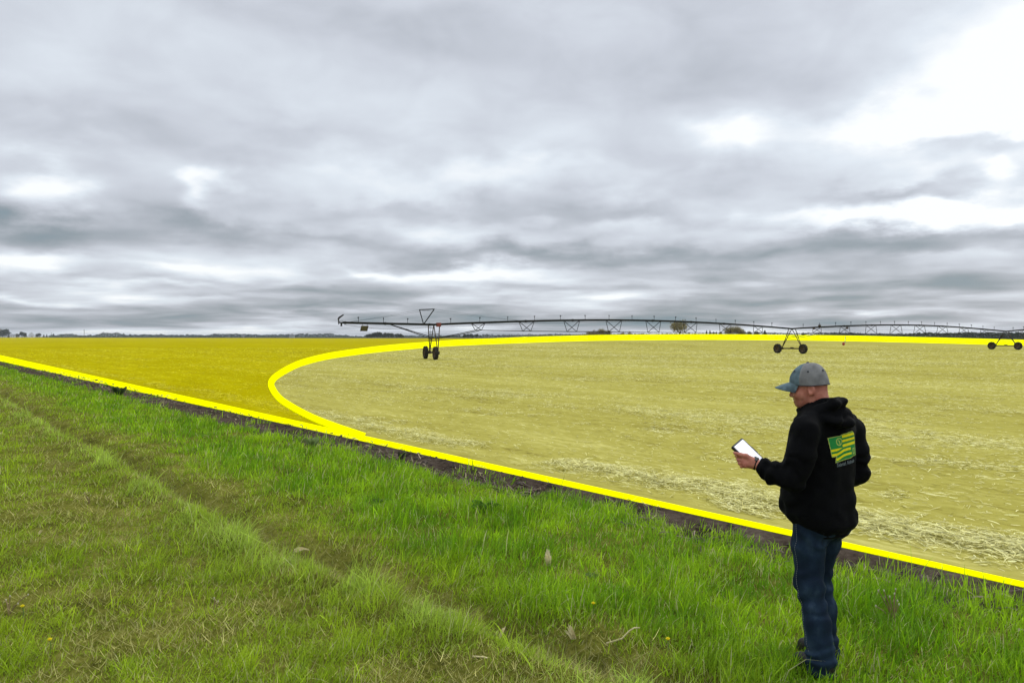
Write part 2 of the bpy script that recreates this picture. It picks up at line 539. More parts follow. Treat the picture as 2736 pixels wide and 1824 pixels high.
def build_ground():
    M_in = ground_mat('straw tinted tilled soil', [(.38, (.19, .155, .032)), (.46, (.335, .300, .062)), (.53, (.382, .346, .080)), (.61, (.53, .49, .15))], along=True, fine=9., big=.12)
    M_out = ground_mat('mustard tinted tilled soil', [(.38, (.25, .210, .003)), (.46, (.345, .295, .001)), (.53, (.385, .333, .002)), (.62, (.50, .435, .008))], along=True, fine=9., big=.12)
    M_soil = ground_mat('dark damp soil', [(.38, (.016, .011, .008)), (.48, (.056, .042, .031)), (.56, (.090, .070, .053)), (.64, (.17, .135, .10))], fine=14., big=.8, bump=.8)
    M_thatch = ground_mat('thatch and soil', [(.36, (.025, .024, .006)), (.47, (.100, .105, .016)), (.55, (.165, .165, .030)), (.64, (.27, .25, .08))], fine=22., big=1.2, bump=.8)
    M_far = ground_mat('far farmland', [(.35, (.075, .085, .03)), (.5, (.12, .11, .05)), (.65, (.17, .15, .09))], fine=.05, big=.004, bump=0)

    # one sheet out to the horizon, lying just under the detailed verge and field
    r = np.concatenate([[0], np.geomspace(2, 9000, 130)])
    a = np.linspace(0, 2 * math.pi, 361)[:-1]
    X = r[:, None] * np.sin(a); Y = r[:, None] * np.cos(a)
    Z = H(X, Y) - .16 - .0 * X
    V = np.stack([X, Y, Z], -1).reshape(-1, 3)
    n, k = X.shape
    idx = np.arange(n * k).reshape(n, k); nx = np.roll(idx, -1, axis=1)
    q = np.stack([idx[:-1], idx[1:], nx[1:], nx[:-1]], -1).reshape(-1, 4)
    tag(link('ground', mesh_np('ground', V, q, mats=[M_far])), kind='structure')

    # fine polar grid for verge, soil strip and the two parts of the field
    rr = np.concatenate([np.geomspace(2.2, 60, 331), np.geomspace(60, 1900, 200)[1:]])
    aa = np.radians(np.linspace(-52, 52, 731))
    Rr, Aa = np.meshgrid(rr, aa, indexing='ij')
    X = Rr * np.sin(Aa); Y = Rr * np.cos(Aa)
    Z = surf(X, Y)
    V = np.stack([X, Y, Z], -1)
    idx = np.arange(X.size).reshape(X.shape)
    q = np.stack([idx[:-1, :-1], idx[:-1, 1:], idx[1:, 1:], idx[1:, :-1]], -1).reshape(-1, 4)
    xc = (X[:-1, :-1] + X[1:, 1:]).ravel() / 2; yc = (Y[:-1, :-1] + Y[1:, 1:]).ravel() / 2
    u, t = ut(xc, yc)
    far = np.interp(xc / yc, [-.7, -.45, -.25, 0], [1850, 1300, 900, 800])
    ok = yc < far
    ins = inside(xc, yc, CIRCLE)
    nois = .10 * (noise2(xc * 1.5, yc * 1.5, 3.) - .5) + .12 * (noise2(xc * 5, yc * 5, 6.) - .5)
    masks = {'grass_verge_ground': (u < np.interp(t, [7, 10, 22, 34, 57, 80], [5.95, 5.75, 5.4, 5.25, 4.75, 4.4]) + nois, M_thatch), 'soil_strip': ((u >= np.interp(t, [7, 10, 22, 34, 57, 80], [5.95, 5.75, 5.4, 5.25, 4.75, 4.4]) + nois) & (u < U_EDGE), M_soil),
             'circular_field': ((u >= U_EDGE) & ins & ok, M_in), 'field_corner': ((u >= U_EDGE) & ~ins & ok, M_out)}
    Vf = V.reshape(-1, 3)
    for nm, (mk, mt) in masks.items():
        qq = q[mk]
        used = np.unique(qq)
        remap = np.full(len(Vf), -1); remap[used] = np.arange(len(used))
        o = link(nm, mesh_np(nm, Vf[used], remap[qq], mats=[mt]))
        tag(o, kind='structure')

    yel = mat('bright yellow paint', (.97, .97, .0), rough=.9, var=.0, spec=.0)
    band('boundary_line', EDGE, 7.6, 'straight bright yellow boundary line along the edge of the field beside bare soil', yel)
    band('boundary_line', CUR, 8.3, 'curved bright yellow boundary line sweeping round the field behind the irrigation machine', yel, .026)


# ------------------------------------------------------------------ grass, blade by blade
def blade_arrays(P, head, Lb, Wd, lean, bend, col, twist=None):
    N = len(P)
    dx = np.cos(head); dy = np.sin(head)
    T = np.array([0, .38, .72, 1.0])
    tw = head + np.pi / 2 + (0 if twist is None else twist)
    sx = np.cos(tw); sy = np.sin(tw)
    V = np.zeros((N, 7, 3), np.float32)
    for k, t in enumerate(T):
        out = Lb * (lean * t + bend * t * t)
        up = Lb * np.sqrt(np.maximum(.02, 1 - np.minimum(.98, (lean + bend * t) ** 2))) * t
        c = P + np.stack([dx * out, dy * out, up], 1)
        if k < 3:
            w = Wd * (1 - .25 * t - .3 * t * t) / 2
            V[:, 2 * k] = c - np.stack([sx * w, sy * w, 0 * w], 1)
            V[:, 2 * k + 1] = c + np.stack([sx * w, sy * w, 0 * w], 1)
        else:
            V[:, 6] = c
    b = np.arange(N)[:, None] * 7
    q = np.concatenate([b + np.array([0, 1, 3, 2]), b + np.array([2, 3, 5, 4])])
    tr = b + np.array([4, 5, 6])
    return V.reshape(-1, 3), q, tr, np.repeat(col, 7, axis=0)


def build_grass():
    rng = np.random.default_rng(5)
    a_lim = R(46)

    def scatter(n, r0, r1, p):
        # radial density ~ r**-p (per area) so the sward stays closed at every distance
        e = 2 - p
        q = rng.random(n)
        r = (r0 ** e + q * (r1 ** e - r0 ** e)) ** (1 / e)
        a = rng.uniform(-a_lim, a_lim, n)
        return r * np.sin(a), r * np.cos(a), r
    # ---- living blades
    n = 1500000
    x, y, r = scatter(n, 3.6, 75, 1.75)
    u, t = ut(x, y)
    k = (u < 6.62) & (x / y > -.85) & (x / y < .80)
    x, y, r, u, t = x[k], y[k], r[k], u[k], t[k]
    uc = rut_line(t)
    lush = sst(3.0, 4.1, u - .35 * (fbm2(x * .8, y * .8, 31.) - .5) * 3.4)
    rut = np.exp(-((u - uc) / .20) ** 2) * (.55 + .6 * sst(.3, .6, noise2(x * 2.3, y * 2.3, 19.)))
    ridge = np.exp(-((u - uc + .40) / .22) ** 2) * (.25 + .95 * sst(.3, .62, fbm2(x * 1.9, y * 1.9, 17., 2)))
    rut2 = np.exp(-((u - uc + .95) / .28) ** 2)
    patch = fbm2(x * 1.6, y * 1.6, 41., 3)
    patch2 = fbm2(x * 4.2, y * 4.2, 47., 2)
    dens = .85 + .4 * lush + .45 * ridge - .95 * rut - .35 * rut2
    dens = dens * (.35 + 1.4 * sst(.34, .60, patch)) * (.40 + 1.1 * sst(.3, .6, patch2))
    dens = np.where(lush > .5, np.maximum(dens, .86 * lush), dens)
    uf = np.interp(t, [2, 5, 6, 7, 8.8, 10.4, 12.3, 16, 22, 34, 57, 80], [6.24, 6.22, 6.2, 6.14, 5.86, 5.78, 5.70, 5.55, 5.4, 5.25, 4.75, 4.4]) + .08
    frontier = 1 - sst(-.16, .16, u - uf + .22 * (noise2(x * 1.8, y * 1.8, 2.) - .5) + .14 * (noise2(x * 7, y * 7, 5.) - .5))
    stray = .22 * sst(.55, .72, noise2(x * 1.7, y * 1.7, 27.)) * (u < 6.62)
    dens = dens * np.maximum(frontier, stray)
    keep = rng.random(len(x)) < np.clip(dens, 0, 1) * .50
    x, y, r, u, t = x[keep], y[keep], r[keep], u[keep], t[keep]
    lush, rut, ridge, rut2, patch, patch2 = [q[keep] for q in (lush, rut, ridge, rut2, patch, patch2)]
    n = len(x)
    z = H(x, y) + verge_h(x, y) - .008
    near_man = np.exp(-(((x - 1.80) / .42) ** 2 + ((y - 4.25) / .40) ** 2))
    Lb = (.052 + .058 * lush + .05 * ridge - .026 * rut) * (1 - .35 * near_man) * np.exp(rng.normal(0, .33, n)) * (.75 + .55 * sst(.35, .65, patch))
    Wd = (.0046 + .0014 * lush) * np.exp(rng.normal(0, .25, n)) * np.maximum(1, (r / 6.5) ** .85)
    tuft = noise2(x * 3.1, y * 3.1, 60.) * 6.28 * 2
    head = np.where(rng.random(n) < .55, rng.normal(.25, .9, n), tuft + rng.normal(0, .8, n))
    lean = np.clip(rng.normal(.18, .18, n) + .12 * (1 - lush), -.3, .75)
    bend = np.abs(rng.normal(.30, .25, n))
    tf = noise2(x * 6.5, y * 6.5, 71.); tf2 = fbm2(x * 2.6, y * 2.6, 81., 2)
    Lb = Lb * (.70 + .75 * sst(.40, .75, tf) * (.5 + .8 * (1 - lush)) )
    hue = np.clip(rng.normal(.42, .22, n) + (tf2 - .5) * 1.5 + (tf - .5) * .5, 0, 1)[:, None]
    c = (1 - hue) * np.array((.135, .310, .004)) + hue * np.array((.375, .585, .014))
    # worn side is olive, the ridge is pale
    wl = (1 - lush)[:, None]
    c = c * (1 - .45 * wl) + .45 * wl * np.array((.41, .47, .028))
    c = c * (1 - .45 * ridge[:, None]) + .45 * ridge[:, None] * np.array((.52, .67, .13))
    c *= np.exp(rng.normal(-.02, .27, n))[:, None]
    pale = rng.random(n) < .05
    c[pale] = np.array((.60, .60, .26)) * rng.uniform(.7, 1.2, (pale.sum(), 1))
    P = np.stack([x, y, z], 1)
    V1, q1, t1, c1 = blade_arrays(P, head, Lb, Wd, lean, bend, c, rng.normal(0, .7, n))
    print('green blades', n)
    # ---- dead blades lying in the sward
    n = 420000
    x, y, r = scatter(n, 3.6, 45, 1.85)
    u, t = ut(x, y)
    uc = rut_line(t)
    lush = sst(3.0, 4.0, u)
    rut = np.exp(-((u - uc) / .20) ** 2) + .6 * np.exp(-((u - uc + .95) / .24) ** 2) * sst(.45, .62, noise2(x * 1.1, y * 1.1, 23.))
    patch = fbm2(x * 1.6, y * 1.6, 41., 3)
    dens = (.42 * (1 - sst(.36, .6, patch)) + .18) * (1 - .82 * lush) + .55 * rut + .35 * np.exp(-((u - 6.0) / .14) ** 2)
    k = (u < 5.9) & (x / y > -.85) & (x / y < .80) & (rng.random(n) < np.clip(dens, 0, 1) * .52)
    x, y, r, u, rut = x[k], y[k], r[k], u[k], rut[k]
    n = len(x)
    z = H(x, y) + verge_h(x, y) + rng.uniform(.0, .02, n)
    Lb = rng.uniform(.035, .12, n)
    Wd = rng.uniform(.0022, .0048, n) * np.maximum(1, (r / 6.5) ** .85)
    head = rng.uniform(0, 6.28, n)
    lean = rng.uniform(.80, .97, n); bend = rng.uniform(-.25, .0, n)
    hue = rng.random(n)[:, None]
    c = (1 - hue) * np.array((.22, .20, .035)) + hue * np.array((.72, .67, .26))
    c *= (np.exp(rng.normal(0, .3, n)) * (1 - .62 * np.clip(rut, 0, 1)))[:, None]      # dead blades coloured darker along the wheel ruts
    P = np.stack([x, y, z], 1)
    V2, q2, t2, c2 = blade_arrays(P, head, Lb, Wd, lean, bend, c, rng.normal(0, .8, n))
    print('dead blades', n)
    m = leaf_mat('grass blade', .45)
    for nm, lab, V, q, tr, cc in (('grass', 'green grass blades', V1, q1, t1, c1), ('dead_grass', 'dry blades', V2, q2, t2, c2)):
        o = link(nm, mesh_np(nm, V, q, tr, mats=[m], smooth=False, col=cc))
        tag(o, {'grass': 'green grass growing on the verge beside the field', 'dead_grass': 'dry brown grass lying among the green blades of the verge'}[nm], 'grass', kind='stuff')


def strips(P, head, pitch, Lb, Wd, curl, col, roll):
    """flat curled pieces of straw: 4 cross-sections each"""
    N = len(P)
    dx, dy = np.cos(head), np.sin(head)
    V = np.zeros((N, 8, 3), np.float32)
    side = np.stack([-dy * np.cos(roll), dx * np.cos(roll), np.sin(roll)], 1)
    for k, t in enumerate((-.5, -.17, .17, .5)):
        zoff = pitch * t * Lb + curl * Lb * (.25 - t * t)
        so = curl * Lb * (.25 - t * t) * 1.2 * np.sin(roll * 5)
        c = P + np.stack([dx * t * Lb - dy * so, dy * t * Lb + dx * so, zoff], 1)
        w = (Wd / 2 * (1.0 if abs(t) < .3 else .55))[:, None]
        V[:, 2 * k] = c - side * w; V[:, 2 * k + 1] = c + side * w
    b = np.arange(N)[:, None] * 8
    q = np.concatenate([b + np.array([2 * k, 2 * k + 1, 2 * k + 3, 2 * k + 2]) for k in range(3)])
    return V.reshape(-1, 3), q, np.repeat(col, 8, axis=0)


def build_residue():
    rng = np.random.default_rng(9)
    n = 1500000
    a = rng.uniform(R(-38), R(40), n)
    e = 2 - 2.1
    r = (7.0 ** e + rng.random(n) * (140 ** e - 7.0 ** e)) ** (1 / e)
    x, y = r * np.sin(a), r * np.cos(a)
    u, t = ut(x, y)
    k = (u > 7.15)
    x, y, r, u, t = x[k], y[k], r[k], u[k], t[k]
    uw = u + .5 * (noise2(t * .35, u * 0, 3.) - .5) + .25 * (noise2(t * 1.3, u * 0, 8.) - .5)
    row = np.zeros(len(u))
    for i, (c0, w, s) in enumerate(((8.05, .38, 1.0), (11.6, .35, .18), (15.6, .9, .55), (22.5, 1.6, .5), (30, 2.0, .5), (38, 2.5, .5), (47, 3, .5), (57, 4, .5), (68, 5, .5), (82, 6, .5))):
        gap = sst(.38, .6, noise2(t * .22 + i * 9.1, u * .15, 20. + i))
        if i == 0: gap = np.maximum(gap, sst(.30, .42, noise2(t * .5, u * .0, 77.)))
        row += s * gap * np.exp(-((uw - c0) / w) ** 2)
    patch = sst(.52, .74, fbm2(x * .22, y * .5, 55., 3)) * .30 * sst(9, 13, u)
    base = .05 + .05 * sst(12, 40, r)
    clump = sst(.60, .78, noise2(x * 1.9, y * 1.9, 91.)) * sst(.4, .6, noise2(x * .5, y * .5, 95.))
    base = base + .5 * clump
    dens = np.clip(base + row + patch, 0, 1)
    k = rng.random(len(x)) < dens * .46
    x, y, r, u, t, row = x[k], y[k], r[k], u[k], t[k], row[k]
    k = band_dist(x, y) > np.maximum(11.5, 230 / r)
    x, y, r, u, t, row = x[k], y[k], r[k], u[k], t[k], row[k]
    n = len(x)
    ins = inside(x, y, CIRCLE)
    pile = np.clip(row, 0, 1)
    z = surf(x, y) + rng.uniform(.004, .03, n) + pile * rng.uniform(0, .04, n) * (u < 9)
    Lb = np.exp(rng.normal(-2.60, .50, n)) * (1 + .45 * pile) * np.maximum(1, (r / 22) ** .6)
    Wd = rng.uniform(.004, .012, n) * np.maximum(1, (r / 22) ** .8)
    along = math.atan2(D2[1], D2[0])
    head = np.where(rng.random(n) < .6, along + rng.normal(0, .45, n), rng.uniform(0, 6.28, n))
    pitch = rng.normal(0, .10, n)
    curl = rng.normal(.04, .16, n)
    hue = rng.random(n)[:, None]
    ci = (1 - hue) * np.array((.48, .44, .12)) + hue * np.array((.94, .90, .42))
    co = (1 - hue) * np.array((.46, .40, .000)) + hue * np.array((.84, .76, .012))
    c = np.where(ins[:, None], ci, co) * np.exp(rng.normal(0, .15, n))[:, None]
    dark = rng.random(n) < .07
    c[dark] *= .5
    V, q, cc = strips(np.stack([x, y, z], 1), head, pitch, Lb, Wd, curl, np.clip(c, 0, 1), rng.uniform(-.6, .6, n))
    print('straw', n)
    m = leaf_mat('straw', .15, .7)
    o = link('crop_residue', mesh_np('crop_residue', V, q, mats=[m], smooth=False, col=cc))
    tag(o, 'pale corn straw strewn in rows over the yellow field', 'straw', kind='stuff')
    # stalks and clods on the bare strip
    n = 5200
    tt = 3 + 60 * rng.random(n) ** 1.8 - 12
    uu = np.clip(rng.normal(6.2, .28, n), 5.4, 6.70)
    x = N2[0] * uu + D2[0] * tt; y = N2[1] * uu + D2[1] * tt
    k = (y > 3) & (noise2(tt * .8, uu * 3, 15.) > .42)
    x, y, uu = x[k], y[k], uu[k]; n = len(x)
    r = np.hypot(x, y)
    c = np.array((.14, .11, .075)) * np.exp(rng.normal(0, .55, n))[:, None]
    V, q, cc = strips(np.stack([x, y, surf(x, y) + rng.uniform(.0, .03, n)], 1), math.atan2(D2[1], D2[0]) + rng.normal(0, .7, n), rng.normal(0, .3, n),
                      rng.uniform(.06, .22, n), rng.uniform(.006, .02, n) * np.maximum(1, r / 15), rng.normal(.1, .4, n), np.clip(c, 0, .6), rng.uniform(-1, 1, n))
    o = link('dead_stalks', mesh_np('dead_stalks', V, q, mats=[m], smooth=False, col=cc))
    tag(o, 'brown dead stalks littering the strip of bare soil', 'litter', kind='stuff')
# ------------------------------------------------------------------ the centre pivot irrigation machine
T1 = np.array((-6.72, 66.0)); SPAN = 44.8
PD = np.array((.868, .4966)); PD /= np.linalg.norm(PD)
PN = np.array((-PD[1], PD[0]))                       # across the span, away from the camera
TW = [T1 + PD * SPAN * i for i in range(4)]
TZ = [float(H(*p)) for p in TW]
JZ = [2.98, 2.85, 2.70, 2.95]                         # height of the pipe over each tower foot datum


def pipe_pt(i, s):
    """point on the pipe of span i, s metres from tower i (negative on span 0: the overhang)"""
    p = TW[i] + PD * s
    if s < 0: z = JZ[0] + .012 * (-s) + .004 * s * s * .0
    else:
        q = s / SPAN
        z = JZ[i] * (1 - q) + JZ[i + 1] * q + .66 * math.sin(math.pi * q) ** .95
    return np.array((p[0], p[1], z))


def build_pivot():
    steel = mat('weathered dark steel', (.016, .017, .013), rough=.85, var=.35, scale=3, spec=.1)
    rusty = mat('rust stained steel', (.055, .038, .022), rough=.85, var=.45, scale=2.2, spec=.2)
    rubber = mat('dusty tractor rubber', (.030, .027, .022), rough=.95, var=.4, scale=5, spec=.1, bump=.4, bscale=20)
    rimm = mat('muddy wheel rim', (.085, .060, .035), rough=.9, var=.45, scale=4, spec=.1)
    red = mat('faded red steel', (.22, .06, .045), rough=.8, var=.3, scale=5)
    black = mat('black fitting', (.02, .02, .02), rough=.7)
    root = thing('irrigation_machine', 'long dark centre pivot irrigation machine on wheeled towers spanning the field', 'irrigation machine', (TW[0][0], TW[0][1], TZ[0]))
    O = (TW[0][0], TW[0][1], TZ[0])
    P3 = lambda p, z: np.array((p[0], p[1], z))

    def part(name, mb, m, parent=root, smooth=False): return mb.build(name, m, parent, O, smooth)

    # overhang beyond the first tower
    b = MB()
    b.tube([pipe_pt(0, s) for s in np.linspace(-8.0, 0, 12)], .098, 10)
    for s in (-7.8, -4.4, -.4): b.tube([pipe_pt(0, s - .06), pipe_pt(0, s + .06)], .125, 10)
    part('overhang_pipe', b, steel)
    sp_s = []
    for i in range(3):
        L = SPAN if i < 2 else 26.0
        b = MB()
        b.tube([pipe_pt(i, s) for s in np.linspace(0, L, 40)], .098, 10)
        for s in (9.2, 14.4, 24.2, 29.4, 34.1) if i < 2 else (9.2,):
            b.tube([pipe_pt(i, s - .07), pipe_pt(i, s + .07)], .125, 10)
        part('span_pipe', b, steel)
        # trusses hung under the pipe
        st = [4.3 + 5 * k for k in range(8)] if i < 2 else [4.3 + 5 * k for k in range(5)]
        nodesN, nodesF = [], []
        for k, s in enumerate(st):
            q = (s - 1.0) / (SPAN - 2)
            dep = .38 + .80 * math.sin(math.pi * min(1, max(0, q))) ** .75
            hw = .46 + .42 * math.sin(math.pi * q) ** .8
            p0 = pipe_pt(i, s)
            nN = p0 + np.array((-PN[0] * hw, -PN[1] * hw, -dep)); nF = p0 + np.array((PN[0] * hw, PN[1] * hw, -dep))
            nodesN.append(nN); nodesF.append(nF)
            w = .62 + .38 * math.sin(math.pi * q)
            a, c = pipe_pt(i, s - w), pipe_pt(i, s + w)
            b = MB()
            for top in (a, c):
                for bot in (nN, nF): b.tube([top, bot], .029, 5)
            b.tube([nN, nF], .031, 5)
            part('truss_brace', b, steel)
        b = MB()
        for nd, sg in ((nodesN, -1), (nodesF, 1)):
            b.tube(nd, .021, 5)
            if i < 2:
                e = pipe_pt(i, SPAN - .6) + np.array((PN[0] * .3 * sg, PN[1] * .3 * sg, -.62))
                b.tube([nd[-1], e], .018, 5)
        part('truss_rods', b, steel)
        b = MB()
        for nd, sg in ((nodesN, -1), (nodesF, 1)):
            low = np.array((TW[i][0] + PN[0] * .62 * sg, TW[i][1] + PN[1] * .62 * sg, TZ[i] + 1.78))
            b.tube([nd[0], (nd[0] + low) / 2 + np.array((0, 0, -.05)), low], .036, 6)
        part('tower_brace', b, steel)
        # cable slung below the pipe
        b = MB()
        pts = []
        for s in np.linspace(.5, L - .5, 46):
            pts.append(pipe_pt(i, s) + np.array((0, 0, -.17 - .05 * abs(math.sin(s * .63)))))
        b.tube(pts, .013, 4)
        part('power_cable', b, black)
        sp_s += [(i, s) for s in np.arange(1.9 if i else 1.6, L - 1, 2.85)]
    sp_s += [(0, s) for s in (-6.7, -4.55, -2.4)]
    b = MB()
    for sg in (-1, 1):
        low = np.array((TW[0][0] + PN[0] * .62 * sg, TW[0][1] + PN[1] * .62 * sg, TZ[0] + 1.78))
        b.tube([pipe_pt(0, -4.2), low], .036, 6)
    part('overhang_brace', b, steel)
    b = MB()
    pts = [pipe_pt(0, s) + np.array((0, 0, -.15 - .30 * math.sin(math.pi * (7.9 + s) / 7.9))) for s in np.linspace(-7.9, -.2, 16)]
    b.tube(pts, .012, 4); part('power_cable', b, black)

    # sprinklers on top of the pipe
    b = MB()
    b.tube([(0, 0, 0), (0, 0, .36)], .020, 6)
    b.tube([(0, 0, .30), (0, 0, .37)], .040, 6)
    b.tube([(-.10, 0, .375), (.06, 0, .40)], .030, 5)
    spm = b.mesh('sprinkler', steel)
    for k, (i, s) in enumerate(sp_s):
        o = link('sprinkler', spm, root)
        o.location = tuple(pipe_pt(i, s) + np.array((0, 0, .07)) - np.array(O))
        o.rotation_euler = (0, 0, (k * 2.4) % 6.28)

    # towers
    axA = np.array((*PN, 0)); axS = np.array((*PD, 0)); up = np.array((0, 0, 1.))
    R0, HW = .565, 1.80
    wm = None
    W0 = axA.copy(), axS.copy()
    for i in range(3):
        base = np.array((TW[i][0], TW[i][1], TZ[i]))
        ya = R(-10) if i == 0 else 0.0
        rot = lambda v: np.array((v[0] * math.cos(ya) - v[1] * math.sin(ya), v[0] * math.sin(ya) + v[1] * math.cos(ya), 0))
        axA, axS = rot(W0[0]), rot(W0[1])
        eA = base + axA * HW + up * .58          # far wheel end
        eB = base - axA * HW + up * .58
        A, C, B = pipe_pt(i, -.52 if i == 0 else .0) + (0 if i == 0 else -axS * .52), pipe_pt(i, 0), pipe_pt(i, .55)
        b = MB()
        fr = lambda e, t, ins: (e + ins, t)
        insA, insB = -axA * .35, axA * .35
        for e, ins, tops in ((eA, insA, (A, C)), (eB, insB, (C, B))):
            for t_ in tops:
                b.tube([e + ins, t_], .042, 6)
        # cross ties
        for f in (.42,):
            la, lc = (eA + insA) * (1 - f) + A * f, (eB + insB) * (1 - f) + B * f
            b.tube([la, lc], .026, 5)
        b.tube([(eA + insA) * .35 + A * .65, (eB + insB) * .35 + C * .65], .026, 5)
        b.tube([(eB + insB) * .35 + B * .65, (eA + insA) * .35 + C * .65], .026, 5)
        b.tube([A - axS * .15, B + axS * .15], .05, 6)
        part('tower_frame', b, rusty)
        b = MB()
        for f in np.linspace(.08, .88, 7):
            b.tube([(eA + insA) * (1 - f) + A * f, (eA + insA) * (1 - f) + C * f + up * .0], .017, 5)
        for tt_ in (.02, .5): b.tube([(eA + insA) * (1 - .06) + (A * (1 - tt_) + C * tt_) * .06, (eA + insA) * (1 - .9) + (A * (1 - tt_) + C * tt_) * .9], .014, 5)
        part('tower_ladder', b, steel)
        b = MB()
        b.tube([eA, eB], .075, 8)
        b.box(eA + insA, (.22, .3, .26), (axS, axA, up)); b.box(eB + insB, (.22, .3, .26), (axS, axA, up))
        b.box(base + up * .62, (.2, .34, .22), (axS, axA, up))
        part('base_beam', b, rusty)
        # wheels turn across the span
        for e in (eA, eB):
            c = base + axA * np.sign(np.dot(e - base, axA)) * (HW + .0) + axS * -.30 + up * R0
            if wm is None:
                ya0 = ya
                b = MB()
                b.lathe([(.001, .05), (.10, .06), (.12, .02), (.27, -.03), (.315, .10), (.335, .13), (.335, -.13), (.30, -.10), (.27, .0)], 24, (0, 0, 0), (axA, up, axS))
                b.lathe([(.001, -.06), (.09, -.05), (.10, .02)], 16, (0, 0, 0), (axA, up, axS))
                wm = b.mesh('wheel', rimm)
                b = MB()
                b.lathe([(.335, -.11), (.40, -.145), (.50, -.145), (.535, -.115), (.54, 0), (.535, .115), (.50, .145), (.40, .145), (.335, .11)], 28, (0, 0, 0), (axA, up, axS))
                for kk in range(22):
                    t_ = 2 * math.pi * kk / 22
                    rad = axA * math.cos(t_) + up * math.sin(t_); tan = -axA * math.sin(t_) + up * math.cos(t_)
                    sg = 1 if kk % 2 else -1
                    ln = axS * math.cos(.7) + tan * math.sin(.7) * sg
                    b.box(rad * .540 + axS * .075 * sg, (.17, .05, .04), (ln, np.cross(rad, ln), rad))
                tm = b.mesh('tyre', rubber)
            w = link('wheel', wm, root, tuple(c - np.array(O)))
            w.rotation_euler = (0, 0, ya - ya0)
            link('tyre', tm, w)
            hb = MB(); hb.tube([c, c + axS * .30], .07, 8)
            part('wheel_hub', hb, rusty)
    axA, axS = W0
    # V shaped cable mast over the first tower, with its stay cables
    b = MB()
    m0 = pipe_pt(0, -.95)
    mN, mF = m0 - axA * 1.0 + up * 1.28 + axS * .55, m0 + axA * 1.0 + up * 1.28 + axS * .05
    b.tube([m0, mN], .045, 6); b.tube([m0, mF], .045, 6); b.tube([mN, mF], .045, 6)
    part('cable_mast', b, steel)
    for top, tgt in ((mF, pipe_pt(0, -7.9)), (mN, pipe_pt(0, -7.9)), (mN, pipe_pt(0, 9.2)), (mF, pipe_pt(0, 9.2))):
        b = MB()
        b.tube([top, (top + tgt) / 2 - up * .06, tgt], .0065, 4)
        part('stay_cable', b, steel)
    # control boxes
    for i, s, dz, sz in ((0, .40, -.03, .30), (1, 4.6, .16, .22), (1, 3.6, -.10, .20), (1, 9.6, -.25, .2)):
        b = MB(); p = pipe_pt(i, s)
        b.box(p - axA * .12 + up * dz, (sz * 1.2, sz * .8, sz * 1.15), (axS, axA, up))
        b.box(p - axA * (.12 + sz * .42) + up * dz, (sz * 1.0, .02, sz * .95), (axS, axA, up))
        b.tube([p + up * dz * .5, p - up * .08], .04, 6)
        part('control_box', b, red if i == 0 else rusty)
    # end gun
    b = MB(); p = pipe_pt(0, -8.0)
    b.tube([p, p - axS * .22, p - axS * .34 + up * .03], .06, 8)
    b.tube([p - axS * .34 - up * .14, p - axS * .36 + up * .30], .045, 8)
    b.tube([p - axS * .38 + up * .26, p - axS * .30 + up * .40, p + axS * .06 + up * .64], (.07, .08, .05), 8)
    b.tube([p - axS * .34 + up * .1, p - axS * .05 + up * .18, p + axS * .1 + up * .03], .018, 5)
    b.box(p - up * .16 - axS * .12, (.12, .12, .26), (axS, axA, up))
    part('end_gun', b, black)

    # board hanging under the overhang
    p = pipe_pt(0, -6.2) - up * .08
    t = thing('hanging_board', 'olive brown board hanging under the machine overhang by two straps', 'board', tuple(p - up * .55))
    O2 = tuple(p - up * .55)
    tilt = axS * .985 + up * .0; ud = up * .97 - axS * -.24; ud /= np.linalg.norm(ud)
    b = MB(); c = p - up * .36
    b.box(c, (.58, .03, .42), (axS, axA, ud))
    b.build('panel', mat('olive drab board', (.075, .065, .025), rough=.8, var=.3, scale=6), t, O2)
    b = MB(); fr = steel
    for sx, sz, w_, h_ in ((0, .21, .62, .03), (0, -.21, .62, .03), (.29, 0, .03, .42), (-.29, 0, .03, .42)):
        b.box(c + axS * sx + ud * sz, (w_, .045, h_), (axS, axA, ud))
    b.build('rim_frame', rusty, t, O2)
    for sx in (-.2, .2):
        b = MB(); b.tube([c + axS * sx + ud * .21, p + axS * (sx + .04) + up * .09], .016, 5)
        b.build('strap', steel, t, O2)

    # drop hose with a red weight under the second span
    p = pipe_pt(1, 9.45)
    t = thing('drop_hose', 'thin grey drop hose with a red weight hanging under the second span', 'hose', (p[0], p[1], 1.0))
    O3 = (p[0], p[1], 1.0)
    b = MB(); b.tube([p, (p[0] + .02, p[1], 1.9), (p[0] - .02, p[1], 1.75)], .014, 6)
    b.build('hose', mat('grey hose', (.16, .17, .18), rough=.6), t, O3)
    b = MB(); b.tube([(p[0] - .02, p[1], 1.92), (p[0] - .07, p[1], 1.25)], .035, 8); b.box((p[0] - .10, p[1], 1.24), (.14, .06, .05))
    b.build('pipe_section', mat('pale pipe', (.26, .28, .30), rough=.5, var=.4), t, O3)
    b = MB(); c = (p[0] - .25, p[1], 1.06)
    b.lathe([(.001, .2), (.09, .18), (.15, .08), (.16, -.06), (.10, -.17), (.001, -.2)], 12, c)
    b.build('weight', mat('red plastic', (.36, .05, .04), rough=.5), t, O3, smooth=True)


